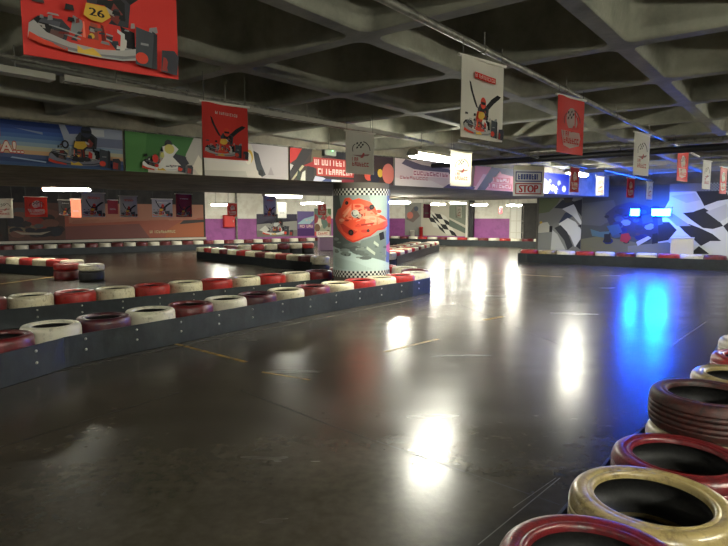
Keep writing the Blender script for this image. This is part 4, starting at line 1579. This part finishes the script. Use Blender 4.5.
def tray(p, q, w, label, slots=True):
    p = Vector(p); q = Vector(q)
    u = (q - p).normalized(); L = (q - p).length
    root = empty('cable_tray', p)
    b = MB(); rz = math.atan2(u.y, u.x)
    side = Vector((-u.y, u.x, 0))
    mid = u * L / 2
    m = mat('tray_steel', (150, 147, 136), .45, metal=.4)
    for s in (-1, 1):
        c = mid + side * s * w / 2
        b.box((c.x, c.y, .02), (L, .006, .05), m, rz=rz)
    n = int(L / .09)
    for i in range(n):
        c = u * (L * (i + .5) / n)
        b.box((c.x, c.y, -.002), (.05 if slots else .09, w, .006), m, rz=rz)
    b.build('ladder', root)
    for f in (.1, .35, .6, .85):
        c = u * (L * f)
        b = MB(); b.tube([c, c + Vector((0, 0, Z_RIB - p.z))], .005, steel, 6); b.build('hanger', root)
    tag(root, label, 'cable tray', 'pipes and trays under the ceiling')


a_, c_ = at_z(62, 81, 2.58), at_z(402, 138, 2.58)
d_ = (c_ - a_).normalized()
tray(a_, c_, .09, 'perforated cable tray passing behind the red kart driver banner')
tray(a_ - d_ * 1.9 + Vector((.02, .1, -.0)), a_ - d_ * .14 + Vector((.02, .1, 0)), .12, 'solid pale trunking at the left, ahead of the perforated tray', slots=False)
# pipes at right, crossing
p = at_z(655, 143, 2.66)
pipe(p + B * 2.6, p - B * 7, .035, 'pipe crossing behind the white banner, catching blue light at right')
p = at_z(645, 152, 2.60)
pipe(p + B * 4.5, p - B * 7, .055, 'thick dark pipe crossing low at right above the murals', m=black_metal)
p = at_z(645, 179, 2.62)
pipe(p - A * 4.2, p + A * 1.6, .022, 'thin pipe running towards the floodlights at right', m=steel)
p = at_z(540, 158, 2.62)
pipe(p - A * 3.2, p + A * 2.9, .02, 'thin pipe passing above the STOP board')

# small emergency light left of the white logo banner
em = at_y(329, 153, 9.0)
e_ = empty('emergency_light', em)
b = MB(); b.box((0, 0, 0), (.22, .09, .10), mat('emergency_grey', (120, 120, 116), .5), rz=.6, bevel=.01); b.build('case', e_)
b = MB(); b.lathe([(0, .012), (.01, .008), (.012, 0)], 8, mat('green_led', (120, 255, 140), .4, emit=3), c=(.06, -.06, .02)); b.build('led', e_)
b = MB(); b.tube([(0, 0, .04), (0, 0, Z_RIB - em.z)], .008, steel, 6); b.build('rod', e_)
tag(e_, 'small grey emergency light hanging left of the grey-white logo banner', 'light')

# ------------------------------------------------------------------ lamps
def lamp_mats(s):
    return mat('tube_glow_%d' % int(s * 10), (252, 250, 232), .4, emit=s)


housing_m = mat('lamp_housing', (200, 196, 182), .4)


def lamp(c, U, L, strength, label, hang=None, tubes=2, group='fluorescent ceiling lamps', narrow=False):
    """batten: housing with open fluorescent tubes below; c is the middle of the tubes"""
    c = Vector(c); U = Vector(U).normalized()
    side = Vector((-U.y, U.x, 0))
    root = empty('fluorescent_lamp', c)
    rz = math.atan2(U.y, U.x)
    b = MB()
    # trapezoid housing
    hw0, hw1, L2 = (.02, .03, L / 2 + .03) if narrow else (.05, .10, L / 2 + .03)
    vs = []
    for e in (-1, 1):
        for (s, z) in ((-hw1, .022), (hw1, .022), (hw0, .075), (-hw0, .075)):
            q = U * (e * L2) + side * s
            vs.append((q.x, q.y, z))
    b.add(vs, [[0, 1, 2, 3], [7, 6, 5, 4], [0, 4, 5, 1], [1, 5, 6, 2], [2, 6, 7, 3], [3, 7, 4, 0]], housing_m)
    for e in (-1, 1):
        q = U * (e * (L / 2 + .015))
        b.box((q.x, q.y, .002), (.03, .2, .05), housing_m, rz=rz)
    b.build('housing', root)
    if not narrow:
        b = MB(); k = 8; vs = []
        for e in (-1, 1):
            for i in range(k + 1):
                a = PI * i / k
                q = U * (e * L / 2) + side * (.088 * math.cos(a)) + Vector((0, 0, .02 - .075 * math.sin(a)))
                vs.append(q)
        fs = [[i, i + 1, k + 2 + i, k + 1 + i] for i in range(k)] + [list(range(k, -1, -1)), list(range(k + 1, 2 * k + 2))]
        b.add(vs, fs, lamp_mats(strength * .6)); b.build('diffuser', root)
    for s in ([-.055, .055] if narrow else []):
        b = MB(); b.tube([U * (-L / 2) + side * s, U * (L / 2) + side * s], .017, lamp_mats(strength), 10)
        b.build('tube', root)
    if hang:
        for s in (-.35, .35):
            b = MB(); q = U * (s * L)
            b.tube([q + Vector((0, 0, .07)), q + Vector((0, 0, hang - c.z))], .006, steel, 6); b.build('hanger', root)
    tag(root, label, 'lamp', group)


KL = 1.0
OUT_LAMPS = [  # all but the first are unseen lamps added for their fill light
    (3.3, .9, 2.40, A, 40, 'lit ceiling lamp to the right of the camera, over the right hand tyre row'),
    (-3.6, -1.0, 2.45, A, 22, 'added unseen fill lamp behind the camera to its left'),
    (1.2, -3.6, 2.45, A, 110, 'added unseen fill lamp well behind the camera'),
    (-7.4, 2.6, 2.45, A, 26, 'added unseen fill lamp left of the photo, over the near barrier row'),
    (10.2, 12.2, 2.5, B, 60, 'added unseen fill lamp right of the photo, before the mural wall'),
    (8.8, 7.0, 2.35, A, 90, 'added unseen fill lamp right of the photo, over the track'),
    (-11.6, 9.6, 2.3, A, 70, 'added unseen fill lamp left of the photo, in the far left corner of the track'),
]
lamp(at_y(438, 158, 9.0), A, 1.4, 52 * KL, 'large brightly lit ceiling lamp behind the glowing white banner', hang=Z_RIB)
lamp(at_y(577, 173.5, 14.9), Vector((.6, .8, 0)), 1.4, 45 * KL, 'lit ceiling lamp above the flag panel at right', hang=Z_RIB)
lamp(at_y(67, 189, 15.0), Vector((.9, .3, 0)), 1.1, 50 * KL, 'lit lamp hanging above the silver kart banner at left', hang=Z_RIB)
# far lamps
far_l = [
    (222, 204.5, 24.0, 40, 'bright far lamp above the fire cabinet'),
    (283, 196, 17.4, 12, 'long thin lamp left of the column, above the small white banner'),
    (312, 203, 26.0, 40, 'bright far lamp just left of the printed column'),
    (397, 202, 18.2, 45, 'bright far lamp just right of the printed column'),
    (437, 204, 27.0, 40, 'far lamp above the far flag mural, left one'),
    (458, 203, 27.5, 40, 'far lamp above the far flag mural, right one'),
    (479, 204.5, 25.0, 40, 'far lamp right of the black post'),
    (514, 205, 25.5, 45, 'far lamp above the pale door'),
]
for (px, py, Y, s, lab) in far_l:
    c = at_y(px, py, Y)
    d_beam = (Vector((c.x, c.y, 0)) - F0).dot(-FN)
    lamp(c, WU if px == 283 else (A if px > 330 else B), 1.25, s * 1.15 * KL, lab, hang=(Z_SOFFIT if d_beam < BEAM_W else Z_RIB))
# out-of-view lamps: first inferred from the lit coffers, the others added as fill
for (x, y, z, u, st, lab) in OUT_LAMPS:
    lamp((x, y, z), u, 1.5, st * KL, lab, hang=Z_RIB, narrow=True)

# ------------------------------------------------------------------ blue floodlights
blue_m = mat('blue_lens', (8, 84, 255), .3, emit=110)


def flood(px, w, h, label):
    t = r_px(px)
    base = R0 + RU * t - RN * .32
    zc = 1.5 + (217 - 212.3) / F * base.y
    root = empty('flood_light', (base.x, base.y, zc - h / 2))
    N = RNF
    M = Matrix((RU, -N, Vector((0, 0, 1)))).transposed()
    b = MB(); b.box(-N * .055 + Vector((0, 0, h / 2)), (w, .05, h), black_metal, mtx=M, bevel=.012)
    for k in range(5):
        b.box(-N * .11 + RU * ((k - 2) * w / 5) + Vector((0, 0, h / 2)), (.012, .06, h), black_metal, mtx=M)
    b.build('housing', root)
    b = MB(); b.box(-N * .016 + Vector((0, 0, h / 2)), (w, .03, h), blue_m, mtx=M); b.build('lens', root)
    b = MB()
    for s in (-1, 1):
        q = RU * (s * (w / 2 + .045))
        b.tube([q - N * .05 + Vector((0, 0, h / 2)), q - N * .05 + Vector((0, 0, h + .05)), q - N * .255 + Vector((0, 0, h + .05))], .01, black_metal, 8)
    b.build('bracket', root)
    tag(root, label, 'light', 'blue floodlights')


flood(634.5, .24, .20, 'smaller square blue floodlight on the mural wall, left of the pair')
flood(660, .50, .20, 'wider blue floodlight on the mural wall, right of the pair')

# ------------------------------------------------------------------ world and view
w = bpy.data.worlds.new('world'); sc.world = w
w.use_nodes = True
bg = w.node_tree.nodes['Background']
bg.inputs[0].default_value = (.02, .02, .02, 1); bg.inputs[1].default_value = 0.2
sc.view_settings.view_transform = 'Standard'
sc.view_settings.look = 'None'
sc.view_settings.exposure = 2.7
sc.view_settings.gamma = 1
sc.view_settings.use_curve_mapping = False
